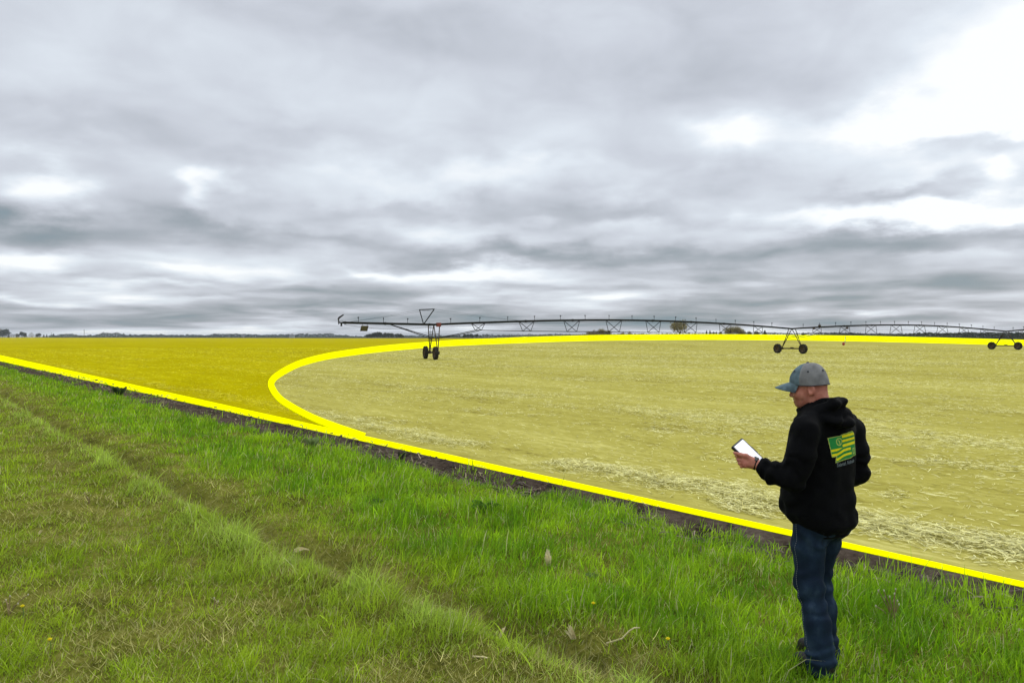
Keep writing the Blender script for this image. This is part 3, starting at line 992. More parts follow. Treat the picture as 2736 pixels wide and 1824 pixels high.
# ------------------------------------------------------------------ trees and farm buildings along the horizon
def leaf_cloud(rng, centers, rad, n, size, col, flat=.8, jit=.25):
    """n leaf-sized quads scattered about clump centres"""
    c = centers[rng.integers(0, len(centers), n)]
    d = rng.normal(0, 1, (n, 3)); d /= np.linalg.norm(d, axis=1)[:, None]
    rr = rad * rng.random(n) ** .45
    P = c + d * rr[:, None] * np.array((1, 1, flat))
    a = rng.normal(0, 1, (n, 3)); a /= np.linalg.norm(a, axis=1)[:, None]
    b = np.cross(a, rng.normal(0, 1, (n, 3))); b /= np.linalg.norm(b, axis=1)[:, None]
    s = size * np.exp(rng.normal(0, .35, n))[:, None]
    V = np.stack([P - a * s, P - b * s * .6, P + a * s, P + b * s * .6], 1).reshape(-1, 3)
    q = np.arange(n * 4).reshape(n, 4)
    cc = np.array(col) * np.exp(rng.normal(0, jit, n))[:, None]
    return V, q, np.repeat(cc, 4, axis=0)


def limbs(rng, h, spread, levels=3, trunk=.022, fork=.28):
    """tapered trunk and forking limbs; returns MB and limb tips"""
    b = MB(); tips = []

    def grow(p, d, L, r, lev):
        pts = [p]; q = p.copy(); dd = d.copy()
        for k in range(3):
            dd = dd + rng.normal(0, .10, 3); dd[2] += .05; dd /= np.linalg.norm(dd)
            q = q + dd * L / 3; pts.append(q.copy())
        b.tube(pts, np.linspace(r, r * .6, 4), 5, cap=False)
        if lev == 0: tips.append(q); return
        tips.append(q)
        m = 4 if lev == levels else 3
        for k in range(m):
            t = 2 * math.pi * (k + rng.random() * .7) / m
            out = np.array((math.cos(t), math.sin(t), 0)) * spread * (.7 + .6 * rng.random())
            nd = dd + out; nd /= np.linalg.norm(nd)
            src = pts[2] if rng.random() < .4 else q
            grow(src, nd, L * (.62 + .2 * rng.random()), r * .55, lev - 1)
    grow(np.zeros(3), np.array((0, 0, 1.)), h * fork, h * trunk, levels)
    return b, np.array(tips)


TREES = {}


def tree_kinds():
    bark = mat('dark bark', (.050, .042, .034), rough=.95, var=.3)
    lm = leaf_mat('tree leaf', .25)
    rng = np.random.default_rng(21)

    def broad(key, col, n, size, rad, spread, levels=3, sc=(1, 1), fork=.28, jit=.3):
        b, tips = limbs(rng, 10, spread, levels, fork=fork)
        top = tips[:, 2].max()
        V, q, c = leaf_cloud(rng, tips, rad, n, size, col, .8, jit)
        k = V.reshape(-1, 4, 3)[:, :, 2].min(1) > .6
        q = q[k]
        f = 10 / np.percentile(V[:, 2], 99.3)
        tm = b.mesh('trunk', bark); tm.transform(Matrix.Diagonal((f * sc[0], f * sc[0], f, 1)))
        cm = mesh_np('crown', V * np.array((f * sc[0], f * sc[0], f)), q, mats=[lm], smooth=False, col=c)
        TREES[key] = (tm, cm)
    broad('broad', (.050, .070, .045), 1700, .42, 1.7, .8)
    broad('broad2', (.060, .075, .050), 1500, .45, 1.9, .95, fork=.22)
    broad('bare', (.21, .17, .09), 1500, .15, 1.5, .62, 4, fork=.24)
    broad('budding', (.23, .20, .09), 2300, .17, 1.6, .8, 4, fork=.22)
    broad('bush', (.10, .095, .06), 1300, .5, 2.6, 1.5, 3, (1.45, 1), fork=.10)

    def conifer(key, col, wid):
        b = MB(); b.tube([(0, 0, 0), (0, 0, 9.6)], (.22, .04), 6)
        n = 2600
        h = rng.random(n) ** 1.25
        z = .5 + 9.5 * h
        rr = wid * (1 - h) ** .85 * (.35 + .65 * rng.random(n)) * (1 + .22 * np.sin(z * 4.1)) + .05
        t = rng.uniform(0, 6.28, n)
        P = np.stack([rr * np.cos(t), rr * np.sin(t), z - rr * .25], 1)
        out = np.stack([np.cos(t), np.sin(t), np.full(n, -.35)], 1); sd = np.stack([-np.sin(t), np.cos(t), rng.normal(0, .3, n)], 1)
        s = (.42 * np.exp(rng.normal(0, .3, n)))[:, None]
        V = np.stack([P - out * s, P - sd * s * .5, P + out * s, P + sd * s * .5], 1).reshape(-1, 3)
        V[:, 2] = np.maximum(V[:, 2], .1)
        c = np.array(col) * np.exp(rng.normal(0, .3, n))[:, None]
        TREES[key] = (b.mesh('trunk', bark), mesh_np('crown', V, np.arange(n * 4).reshape(n, 4), mats=[lm], smooth=False, col=np.repeat(c, 4, axis=0)))
    conifer('conifer', (.018, .030, .024), 3.0)
    conifer('cedar', (.022, .034, .026), 3.9)


def tree(kind, px, ptop, pwid, Y, label, name='tree', group=None, cat='tree', k=[0]):
    """a tree whose crown spans pwid pixels about px and tops out at ptop, standing at depth Y"""
    x = (px - CX) / FPX * Y
    z0 = float(H(x, Y)) - .1
    ztop = EYE - (ptop - HZ) / FPX * Y
    h = max(1.5, ztop - z0)
    tm, cm = TREES[kind]
    co = np.zeros(len(cm.vertices) * 3, np.float32); cm.vertices.foreach_get('co', co)
    nat = np.percentile(np.abs(co.reshape(-1, 3)[:, 0]), 97) * 2
    w = pwid / FPX * Y
    sx = w / nat
    t = thing(name, label, cat, (x, Y, z0), group)
    a = link('trunk', tm, t); c = link('crown', cm, t)
    k[0] += 1
    t.rotation_euler = (0, 0, k[0] * 2.3)
    t.scale = (sx, sx, h / 10)
    return t


def build_background():
    tree_kinds()
    # --- far left farmstead
    F = 1700
    tree('bare', -2, 876, 16, F * .97, 'bare brown tree at the far left end of the farmstead', 'broadleaf_tree')
    tree('broad', 13, 880, 20, F * .96, 'tallest dark green tree beside the farmhouse', 'broadleaf_tree')
    tree('broad2', 6, 886, 14, F * .95, 'low dark tree in front of the tallest farm tree', 'broadleaf_tree')
    tree('conifer', 23, 891.5, 4.5, F * .95, 'narrow dark conifer in front of the farmhouse', 'conifer_tree')
    tree('bush', 45.5, 892, 9, F, 'brownish tree at the right end of the farmhouse', 'broadleaf_tree')
    tree('broad', 59, 886.5, 12, F * .97, 'round dark tree between the farmhouse and white barn', 'broadleaf_tree')
    tree('broad2', 66.5, 889.5, 8, F * .97, 'small dark tree close to the white barn', 'broadleaf_tree')
    tree('broad2', 99, 891.5, 8, F * .98, 'dark tree next right of the white barn', 'broadleaf_tree')
    tree('broad', 106, 890.5, 9, F * .98, 'dark tree second right of the white barn', 'broadleaf_tree')
    tree('conifer', 117, 893, 5, F, 'small conifer left of the slender mast', 'conifer_tree')
    tree('conifer', 125, 892.5, 5, F, 'small conifer nearest to the slender mast', 'conifer_tree')
    tree('cedar', 143, 891.5, 9.5, F * .97, 'lone dark cedar right of the slender mast', 'conifer_tree')
    white = mat('white painted boards', (.80, .80, .80), rough=.7, var=.05, scale=1)
    roofm = mat('grey roof', (.22, .225, .23), rough=.8, var=.15, scale=1)
    dark = mat('dark opening', (.03, .03, .035), rough=.4)
    gwall = mat('galvanised sheet', (.34, .36, .38), rough=.5, metal=.3, var=.12, scale=1)

    def house(name, px0, px1, peave, pridge, Y, label, cat, gable_front=False, wall=white, roof=roofm, wins=2, door=False):
        x0, x1 = (px0 - CX) / FPX * Y, (px1 - CX) / FPX * Y
        xc, w = (x0 + x1) / 2, (x1 - x0)
        z0 = float(H(xc, Y)) - .15
        ze, zr = EYE - (peave - HZ) / FPX * Y - z0, EYE - (pridge - HZ) / FPX * Y - z0
        dep = w * (1.1 if gable_front else .45)
        t = thing(name, label, cat, (xc, Y, z0), None, -math.atan2(xc, Y))
        w *= math.cos(math.atan2(xc, Y)) * (1.12 if gable_front else 1.0)
        b = MB()
        hw, hd = w / 2, dep / 2
        if gable_front:
            pr = [(-hw, 0), (hw, 0), (hw, ze), (0, zr), (-hw, ze)]
            b.add([(x, -hd, z) for x, z in pr] + [(x, hd, z) for x, z in pr], [(0, 1, 2, 3, 4), (9, 8, 7, 6, 5)] + [(i, i + 5, (i + 1) % 5 + 5, (i + 1) % 5) for i in range(5)])
        else:
            pr = [(-hd, 0), (hd, 0), (hd, ze), (0, zr), (-hd, ze)]
            b.add([(-hw, y, z) for y, z in pr] + [(hw, y, z) for y, z in pr], [(4, 3, 2, 1, 0), (5, 6, 7, 8, 9)] + [((i + 1) % 5, (i + 1) % 5 + 5, i + 5, i) for i in range(5)])
        b.build('wall', wall, t)
        b = MB(); ov = .35; th = .22
        run = hw if gable_front else hd
        sl = (zr - ze) / run
        ln = (hd if gable_front else hw) + ov
        for sg in (-1, 1):
            a = [(0, zr + .03), (sg * (run + ov), ze - ov * sl + .03), (sg * (run + ov), ze - ov * sl + .03 + th), (0, zr + .03 + th)]
            vs = [(u_, -ln, z) if gable_front else (-ln, u_, z) for u_, z in a] + [(u_, ln, z) if gable_front else (ln, u_, z) for u_, z in a]
            b.add(vs, [(0, 1, 2, 3), (7, 6, 5, 4), (0, 4, 5, 1), (1, 5, 6, 2), (2, 6, 7, 3), (3, 7, 4, 0)])
        b.build('roof', roof, t)
        fy = -hd - .03
        for k in range(wins):
            b = MB(); b.box((-hw + w * (k + 1) / (wins + 1), fy, ze * .55), (w * .07, .06, ze * .3)); b.build('window', dark, t)
        if door:
            b = MB(); b.box((w * .12, fy, ze * .33), (w * .22, .06, ze * .62)); b.build('door', mat('pale door', (.55, .5, .4), rough=.7), t)
        return t
    house('farmhouse', 14.5, 42, 896, 892.5, F * .99, 'long low white farmhouse with a grey roof at the far left', 'house', wins=4)
    house('barn', 76.5, 91.5, 895, 888, F, 'white gable fronted barn left of the utility pole', 'barn', gable_front=True, roof=mat('dark green roof', (.05, .065, .06), rough=.8), wins=1, door=True)
    house('shed', 50.5, 57, 899.8, 898.6, F * .93, 'tiny white shed beside the round dark tree', 'shed', wins=1)
    house('farm_shed', 300, 314, 898.4, 896, 1500, 'low pale roofed shed under the far trees right of the pole', 'shed', wall=gwall, roof=mat('white metal roof', (.7, .7, .7), rough=.5), wins=1)
    house('cottage', 441, 449, 899, 896.5, 1500, 'small white cottage far along the treeline', 'house', wins=1)
    house('field_shed', 645, 654, 898, 894.5, 1250, 'small dark grey shed against the treeline left of the grain bin', 'shed', wall=mat('grey boards', (.16, .18, .19), rough=.8), wins=0, door=True)
    house('steel_barn', 1737, 1752, 893.5, 890.8, 480, 'pale metal barn roof just left of the big budding tree', 'barn', wall=gwall, roof=mat('pale steel roof', (.5, .5, .52), rough=.5), wins=1)
    # grain bin
    Y = 1250; x = (780.5 - CX) / FPX * Y
    t = thing('grain_bin', 'round grey steel grain bin with a conical roof standing at the treeline', 'grain bin', (x, Y, -.15))
    b = MB(); b.lathe([(4.4, 0), (4.4, 5.0)], 24); b.build('wall', gwall, t, smooth=True)
    b = MB(); b.lathe([(4.7, 4.95), (.5, 7.0), (.45, 7.35), (.001, 7.4)], 24); b.build('roof', roofm, t, smooth=False)
    b = MB()
    for z in (1.25, 2.5, 3.75): b.lathe([(4.41, z - .05), (4.46, z), (4.41, z + .05)], 24)
    b.build('hoop', roofm, t)
    # poles
    Y = 930; x = (224.8 - CX) / FPX * Y
    wood = mat('weathered pole wood', (.10, .085, .07), rough=.9)
    t = thing('utility_pole', 'weathered wooden utility pole with crossarms standing alone at the field end', 'utility pole', (x, Y, -.1))
    b = MB(); b.tube([(0, 0, 0), (0, 0, 10.7)], (.22, .15), 8); b.build('pole', wood, t)
    for z, w in ((10.2, 1.7), (8.6, 1.5)):
        b = MB(); b.box((0, -.22, z), (w, .14, .16)); ca = b.build('crossarm', wood, t)
        for sx in (-.42, .42):
            b = MB(); b.tube([(w * sx, -.22, z + .08), (w * sx, -.22, z + .3)], .06, 6); b.build('insulator', gwall, ca)
    b = MB(); b.tube([(.3, 0, 6.6), (.3, 0, 7.6)], .26, 8); b.box((.12, 0, 7.1), (.2, .1, .1)); b.build('transformer', gwall, t)
    Y = 1650; x = (137.5 - CX) / FPX * Y
    t = thing('mast', 'slender grey mast with a small head left of the lone cedar', 'mast', (x, Y, -.1))
    b = MB(); b.tube([(0, 0, 0), (0, 0, 9.4)], (.3, .16), 6); b.build('pole', gwall, t)
    b = MB(); b.lathe([(.001, .7), (1.0, .35), (1.0, -.3), (.001, -.6)], 10, (0, 0, 9.5)); b.build('head', gwall, t)

    # --- dark grove behind the overhang
    G = 'grove beyond the machine overhang'
    for i, (px, top, w) in enumerate([(981, 893.5, 12), (992, 892, 13), (1001, 888.5, 13), (1009, 887, 13), (1017, 888, 13), (1026, 889, 12), (1038, 889.5, 12), (1048, 890, 12), (1060, 891.5, 13), (1073, 892, 13)]):
        nm = ['leftmost', 'second', 'third', 'fourth and tallest', 'fifth', 'sixth', 'seventh', 'eighth', 'ninth', 'rightmost'][i]
        tree(['broad', 'broad2'][i % 2], px, top, w, 900, nm + ' tree from the left in the dark grove below the overhang', 'grove_tree', G)
    G = 'small grove right of the first tower'
    for i, (px, top, w) in enumerate([(1241, 893, 10), (1250, 892.3, 11), (1262, 891.6, 11), (1274, 892.5, 11)]):
        tree(['broad2', 'broad'][i % 2], px, top, w, 900, ['leftmost', 'second', 'third', 'rightmost'][i] + ' tree in the small grove right of the first tower', 'grove_tree', G)
    # --- right of centre, beyond the crest of the field
    for i, (px, top, w, kd) in enumerate([(1575, 884.5, 22, 'budding'), (1590, 881.5, 22, 'bare'), (1606, 878.5, 26, 'budding'), (1620, 881.5, 24, 'budding')]):
        tree(kd, px, top, w, 440, ['lowest brown tree at the left end', 'second brown tree from the left', 'tallest brown tree', 'rightmost brown tree'][i] + ' of the clump left of the big budding tree', 'budding_tree')
    tree('bush', 1622, 889, 22, 425, 'green and brown bush at the foot of the brown clump', 'bush', cat='bush')
    for i, (px, top, w) in enumerate([(1664, 886.5, 14), (1682, 884.5, 14)]):
        tree('bare', px, top, w, 470, ['left', 'right'][i] + ' one of two thin bare trees right of the brown clump', 'bare_tree')
    tree('budding', 1816, 855.8, 42, 400, 'big solitary budding tree rising above the pipe of the first span', 'budding_tree')
    for i, (px, top, w) in enumerate([(1888, 882.5, 9), (1897, 882.5, 10), (1907, 885.5, 10), (1914, 885.8, 9)]):
        tree('conifer', px, top, w, 430, ['leftmost', 'second', 'third', 'rightmost'][i] + ' dark conifer in the row right of the big budding tree', 'conifer_tree')
    for i, (px, top, w) in enumerate([(1953, 872.5, 30), (1968, 872, 30), (1980, 879, 22)]):
        tree('budding', px, top, w, 430, ['left', 'middle', 'right'][i] + ' olive tree of the clump between the conifers and second tower', 'budding_tree')
    for i, (px, top, w) in enumerate([(1925, 888, 10), (2002, 886.5, 12), (2022, 886.5, 14)]):
        tree('bush', px, top, w, 450, ['dark bush right of the conifer row', 'dark bush right of the olive clump', 'dark bush left of the lone cedar'][i], 'bush', cat='bush')
    tree('cedar', 2043.5, 882.5, 18, 430, 'lone broad dark cedar left of the second tower', 'conifer_tree')
    tree('broad2', 2147, 889.5, 12, 520, 'small rounded tree just right of the second tower', 'broadleaf_tree')

    # --- tree belts that read as one mass
    lm = bpy.data.materials['tree leaf']
    rng = np.random.default_rng(77)

    def belt(name, label, pts, hts, Yf, n, size, col, gap=0.0):
        """pts: pixel columns; hts: crown top rows; Yf(px): depth"""
        px = rng.uniform(pts[0], pts[-1], n)
        Y = Yf(px) * (1 + rng.normal(0, .015, n))
        top = np.interp(px, pts, hts) + 3.2 * (fbm2(px * .13, px * 0, 5.1, 3) - .5) * 2 + 1.6 * (noise2(px * .6, px * 0, 9.) - .5)
        x = (px - CX) / FPX * Y
        z0 = H(x, Y) - .1
        hh = np.maximum(.8, EYE - (top - HZ) / FPX * Y - z0)
        z = z0 + hh * rng.random(n) ** .95
        C = np.stack([x, Y, z], 1)
        a = rng.normal(0, 1, (n, 3)); a /= np.linalg.norm(a, axis=1)[:, None]
        b = np.cross(a, rng.normal(0, 1, (n, 3))); b /= np.linalg.norm(b, axis=1)[:, None]
        s = (size * Y / 1000 * np.exp(rng.normal(0, .35, n)))[:, None]
        V = np.stack([C - a * s, C - b * s * .6, C + a * s, C + b * s * .6], 1).reshape(-1, 3)
        c = np.array(col) * np.exp(rng.normal(0, .28, n) + .5 * (noise2(px * .25, px * 0, 31.) - .5))[:, None]
        tag(link(name, mesh_np(name, V, np.arange(n * 4).reshape(n, 4), mats=[lm], smooth=False, col=np.repeat(c, 4, axis=0))), label, 'trees', kind='stuff')
    belt('tree_belt', 'long low belt of trees coloured hazy grey green along the left horizon', [130, 155, 165, 200, 215, 240, 262, 275, 318, 330, 420, 560, 575, 590, 640, 655, 670, 760, 820, 890, 900, 960, 1160, 1250],
         [897.5, 894, 892, 893, 896, 896, 894, 889, 890, 894, 893.5, 895, 891, 893.5, 892, 891.5, 894, 894, 892.5, 891, 894, 898, 898, 898.5], lambda p: 1450 + 0 * p, 30000, .55, (.075, .100, .090))  # leaf colour lightened to grey green, distance haze put into the colour
    belt('far_wood', 'faint far wood along the middle horizon beyond the machine', [1150, 1300, 1420, 1520, 1700, 1800, 1900, 2100, 2300], [897.5, 894.5, 893.5, 892.5, 891, 890.5, 889.5, 890, 888], lambda p: np.interp(p, [1150, 1400, 1700, 2300], [1500, 900, 620, 600]), 16000, .6, (.06, .075, .055))
    belt('wood_edge', 'dark green wood filling the right horizon behind the last spans', [2180, 2230, 2300, 2420, 2460, 2560, 2600, 2736, 2900, 3100], [893, 890.5, 892, 891.5, 888.5, 890, 888, 889, 887, 888], lambda p: np.interp(p, [2180, 2400, 2736, 3100], [640, 520, 440, 400]), 34000, .75, (.036, .052, .044))
    # --- distant hills
    az = np.linspace(-.05, .35, 120)
    Vh = []
    for a in az:
        px = CX + FPX * a
        top = np.interp(px, [1260, 1300, 1340, 1400, 1440, 1470, 1520, 1560, 1620, 1700, 2100], [898, 894.5, 894, 895.5, 893, 892, 893.5, 891.8, 893, 894, 897]) + .5 * math.sin(px * .11)
        Yh = 5200.
        zt = EYE - (top - HZ) / FPX * Yh
        for q, dy in ((0, -500), (.55, -250), (1, 0), (.6, 300), (0, 700)):
            Vh.append((a * (Yh + dy), Yh + dy, -1 + (zt + 1) * q))
    n = len(az); idx = np.arange(n * 5).reshape(n, 5)
    q = np.stack([idx[:-1, :-1], idx[1:, :-1], idx[1:, 1:], idx[:-1, 1:]], -1).reshape(-1, 4)
    tag(link('hills', mesh_np('hills', np.array(Vh), q, mats=[mat('wooded hillside', (.045, .065, .055), rough=1, var=.25, scale=.01)])), kind='structure')
# ------------------------------------------------------------------ signed distance modelling (numpy) and surface nets
def cone(P, a, b, r1, r2):
    a = np.asarray(a, np.float32); b = np.asarray(b, np.float32)
    ab = b - a
    t = np.clip(((P - a) @ ab) / (ab @ ab + 1e-12), 0, 1)
    return np.linalg.norm(P - a - t[..., None] * ab, axis=-1) - (r1 + (r2 - r1) * t)


def chain(P, pts, rs, k=.01):
    d = None
    for i in range(len(pts) - 1):
        c = cone(P, pts[i], pts[i + 1], rs[i], rs[i + 1])
        d = c if d is None else smin(d, c, k)
    return d


def ell(P, c, r, A=None):
    q = P - np.asarray(c, np.float32)
    if A is not None: q = q @ np.asarray(A, np.float32).T
    r = np.asarray(r, np.float32)
    k0 = np.linalg.norm(q / r, axis=-1); k1 = np.linalg.norm(q / (r * r), axis=-1)
    return k0 * (k0 - 1) / np.maximum(k1, 1e-6)


def smin(a, b, k):
    h = np.maximum(k - np.abs(a - b), 0) / k
    return np.minimum(a, b) - h * h * k * .25


def smax(a, b, k): return -smin(-a, -b, k)


def surface_nets(fn, lo, hi, h):
    lo = np.asarray(lo, np.float32); n = np.ceil((np.asarray(hi) - lo) / h).astype(int) + 1
    ax = [lo[i] + h * np.arange(n[i], dtype=np.float32) for i in range(3)]
    F = np.empty(n, np.float32)
    for i0 in range(0, n[0], 16):
        G = np.stack(np.meshgrid(ax[0][i0:i0 + 16], ax[1], ax[2], indexing='ij'), -1)
        F[i0:i0 + 16] = fn(G)
    S = F < 0
    c = sum(S[dx:n[0] - 1 + dx, dy:n[1] - 1 + dy, dz:n[2] - 1 + dz].astype(np.int8) for dx in (0, 1) for dy in (0, 1) for dz in (0, 1))
    act = np.argwhere((c > 0) & (c < 8))
    I = -np.ones(np.array(n) - 1, np.int64); I[tuple(act.T)] = np.arange(len(act))
    acc = np.zeros((len(act), 3), np.float32); cnt = np.zeros(len(act), np.float32)
    cr = [(dx, dy, dz) for dx in (0, 1) for dy in (0, 1) for dz in (0, 1)]
    for p in cr:
        for d in range(3):
            if p[d]: continue
            q = list(p); q[d] = 1
            f0 = F[tuple((act + p).T)]; f1 = F[tuple((act + q).T)]
            m = (f0 < 0) != (f1 < 0)
            t = np.where(m, f0 / np.where(np.abs(f0 - f1) < 1e-12, 1, f0 - f1), 0)
            v = np.tile(np.array(p, np.float32), (len(act), 1)); v[:, d] = t
            acc += v * m[:, None]; cnt += m
    V = lo + h * (act + acc / np.maximum(cnt, 1)[:, None])
    Q = []
    for d in range(3):
        sl0 = [slice(None)] * 3; sl1 = [slice(None)] * 3
        sl0[d] = slice(0, -1); sl1[d] = slice(1, None)
        a = S[tuple(sl0)]; b = S[tuple(sl1)]
        e = np.argwhere(a != b)
        o1, o2 = [(1, 2), (2, 0), (0, 1)][d]
        ok = (e[:, o1] > 0) & (e[:, o2] > 0) & (e[:, o1] < n[o1] - 1) & (e[:, o2] < n[o2] - 1)
        e = e[ok]
        def cell(s1, s2):
            k = e.copy(); k[:, o1] -= s1; k[:, o2] -= s2; return I[tuple(k.T)]
        q = np.stack([cell(1, 1), cell(0, 1), cell(0, 0), cell(1, 0)], 1)
        fl = ~a[tuple(e.T)]
        q[fl] = q[fl][:, ::-1]
        Q.append(q)
    Q = np.concatenate(Q)
    Q = Q[(Q >= 0).all(1)]
    return V, Q


def smooth(V, Q, it=2, w=.5):
    E = np.concatenate([Q[:, [0, 1]], Q[:, [1, 2]], Q[:, [2, 3]], Q[:, [3, 0]]])
    for _ in range(it):
        s = np.zeros_like(V); c = np.zeros(len(V), np.float32)
        np.add.at(s, E[:, 0], V[E[:, 1]]); np.add.at(c, E[:, 0], 1)
        V = V * (1 - w) + w * s / np.maximum(c, 1)[:, None]
    return V


# body frame: facing away to the left of the camera
PF = np.array((-.5, .866, 0)); PL = np.array((-.866, -.5, 0)); UP = np.array((0, 0, 1.))
P0 = np.array((1.84, 4.56, 0))


def BL(f, l, u): return P0 + PF * f + PL * l + UP * u
def Z1(x, y, d): return at(1900 + x / 2.8, 940 + y / 2.8, d)


J = dict(
    shL=Z1(705, 600, 4.37), elL=Z1(600, 945, 4.36), wrL=Z1(335, 838, 4.47),
    shR=Z1(1040, 600, 4.70), elR=Z1(1088, 905, 4.66), wrR=Z1(800, 1010, 4.86))
HEADC = at(2162, 1035, 4.56)
hF = np.array((-.93, .36, 0)); hF /= np.linalg.norm(hF)
HT = R(5)
hU = UP * math.cos(HT) + hF * math.sin(HT); hF = hF * math.cos(HT) - UP * math.sin(HT)
hL = np.cross(hU, hF)
HA = np.stack([hF, hL, hU])


def HP(f, l, u): return HEADC + hF * f + hL * l + hU * u


def head_sdf(P):
    q = ((P - HEADC.astype(np.float32)) @ HA.T.astype(np.float32))
    f, l, u = q[..., 0], q[..., 1], q[..., 2]
    qa = np.stack([f, np.abs(l), u], -1)
    d = ell(q, (-.008, 0, .035), (.098, .076, .100))
    d = smin(d, ell(q, (.030, 0, -.045), (.064, .056, .072)), .04)
    d = smin(d, ell(q, (.055, 0, -.092), (.030, .034, .026)), .03)      # chin
    d = smin(d, ell(qa, (.055, .036, -.035), (.028, .022, .026)), .03)   # cheek
    d = smin(d, ell(q, (.080, 0, .018), (.018, .050, .012)), .02)       # brow
    d = smin(d, cone(q, (.088, 0, -.004), (.103, 0, -.038), .009, .0125), .012)   # nose
    d = smin(d, ell(qa, (.094, .011, -.043), (.010, .008, .008)), .008)
    d = smax(d, -ell(qa, (.098, .032, -.010), (.016, .017, .011)), .012)   # eye sockets
    d = smin(d, ell(qa, (.077, .032, -.010), (.012, .013, .011)), .004)
    d = smin(d, ell(q, (.086, 0, -.066), (.009, .022, .006)), .008)     # lips
    d = smin(d, ell(q, (.083, 0, -.078), (.010, .020, .006)), .008)
    d = smax(d, -ell(q, (.098, 0, -.072), (.010, .024, .0022)), .004)
    d = smin(d, cone(qa, (-.02, .030, -.07), (.052, .026, -.088), .022, .018), .02)   # jaw line
    e = ell(qa, (-.012, .078, -.010), (.021, .010, .033))               # ear
    e = smax(e, -ell(qa, (-.007, .087, -.006), (.011, .0085, .021)), .006)
    e = smin(e, ell(qa, (-.002, .077, -.033), (.008, .006, .010)), .008)
    d = smin(d, e, .006)
    d = smin(d, cone(q, (-.040, 0, -.050), (-.062, 0, -.22), .061, .068), .03)   # neck
    return d


def hand_joints():
    pal = Z1(300, 828, 4.475); pk = Z1(250, 812, 4.475)
    fg = [
        [Z1(246, 790, 4.480), Z1(206, 782, 4.495), Z1(190, 775, 4.535), Z1(214, 752, 4.565)],
        [Z1(242, 812, 4.475), Z1(207, 808, 4.490), Z1(200, 800, 4.530), Z1(228, 776, 4.558)],
        [Z1(246, 834, 4.470), Z1(214, 833, 4.487), Z1(212, 824, 4.525), Z1(242, 800, 4.548)],
        [Z1(256, 852, 4.465), Z1(228, 856, 4.480), Z1(230, 848, 4.515), Z1(258, 826, 4.535)]]
    th = [Z1(305, 806, 4.462), Z1(262, 778, 4.466), Z1(218, 768, 4.478), Z1(175, 755, 4.490)]
    return pal, pk, fg, th


def hand_sdf(P):
    pal, pk, fg, th = hand_joints()
    d = cone(P, J['wrL'] + (J['elL'] - J['wrL']) * .25, J['wrL'], .030, .027)
    d = smin(d, cone(P, J['wrL'], pal, .027, .030), .02)
    for k, c in enumerate(fg):
        d = smin(d, cone(P, J['wrL'] * .3 + pal * .7, c[0], .020, .0125), .018)
    for k, c in enumerate(fg):
        r = (.0098, .0102, .0098, .0086)[k]
        d = smin(d, chain(P, c, (r * 1.12, r * 1.05, r, r * .80), .006), .006)
    d = smin(d, chain(P, th, (.017, .0135, .0115, .0085), .008), .014)
    return d


def rhand_sdf(P):
    w = J['wrR']; dr = w - J['elR']; dr = dr / np.linalg.norm(dr)
    d = cone(P, w - dr * .08, w, .030, .026)
    pk = w + dr * .09
    sd = UP
    d = smin(d, cone(P, w, w + dr * .06, .028, .030), .02)
    for k in range(4):
        a = pk + sd * (.030 - .020 * k)
        m = a + dr * (.035 - .004 * abs(k - 1)) + PL * .012
        e = m + dr * .012 + PL * .032
        d = smin(d, cone(P, w + dr * .03, a, .018, .012), .014)
        d = smin(d, chain(P, [a, m, e], (.0105, .0098, .008), .006), .006)
    d = smin(d, chain(P, [w + dr * .02 + sd * .02, w + dr * .06 + sd * .045 + PL * .015, w + dr * .095 + sd * .045 + PL * .03], (.015, .012, .009), .008), .012)
    return d


LEG = dict(
    hipL=BL(0, .085, .92), knL=BL(.005, .105, .50), anL=BL(-.085, .115, .09),
    hipR=BL(0, -.085, .92), knR=BL(.10, -.08, .50), anR=BL(.045, -.085, .09))


def body_sdf(P):
    d = np.maximum(torso(P, -.04), .90 - P[..., 2])
    d = smin(d, chain(P, [J['shL'], J['elL'], J['wrL']], (.050, .040, .028), .02), .03)
    d = smin(d, chain(P, [J['shR'], J['elR'], J['wrR']], (.050, .040, .028), .02), .03)
    for s in 'LR':
        d = smin(d, chain(P, [LEG['hip' + s], LEG['kn' + s], LEG['an' + s]], (.080, .055, .042), .02), .04)
        a = LEG['an' + s]
        d = smin(d, cone(P, a - UP * .03, a + PF * .12 - UP * .05, .034, .026), .02)
    q = ell(P, HEADC - hU * .16 - hF * .055, (.06, .06, .09))
    return smin(d, q, .04)


_tz = np.array([.70, .80, .86, .93, 1.05, 1.18, 1.30, 1.40, 1.46, 1.51, 1.56])
_tf = np.array([.160, .168, .180, .183, .175, .164, .154, .140, .118, .085, .060])
_tl = np.array([.182, .192, .208, .214, .208, .204, .206, .200, .172, .110, .070])
_to = np.array([-.012, -.012, -.008, .002, .006, .000, -.012, -.020, -.020, -.015, -.01])


def torso(P, grow=0.0):
    q = P - P0.astype(np.float32)
    f = q @ PF.astype(np.float32); l = q @ PL.astype(np.float32); u = q[..., 2]
    f = f - np.interp(u, _tz, _to) - .02
    a = np.interp(u, _tz, _tf) + grow; b = np.interp(u, _tz, _tl) + grow
    k = (np.abs(f / a) ** 2.3 + np.abs(l / b) ** 2.3) ** (1 / 2.3)
    d = (k - 1) * np.minimum(a, b)
    return np.maximum(d, np.maximum(u - 1.55 - grow, .70 - u))


def wr(P, s, seed): return noise3(P * s + seed) - .5


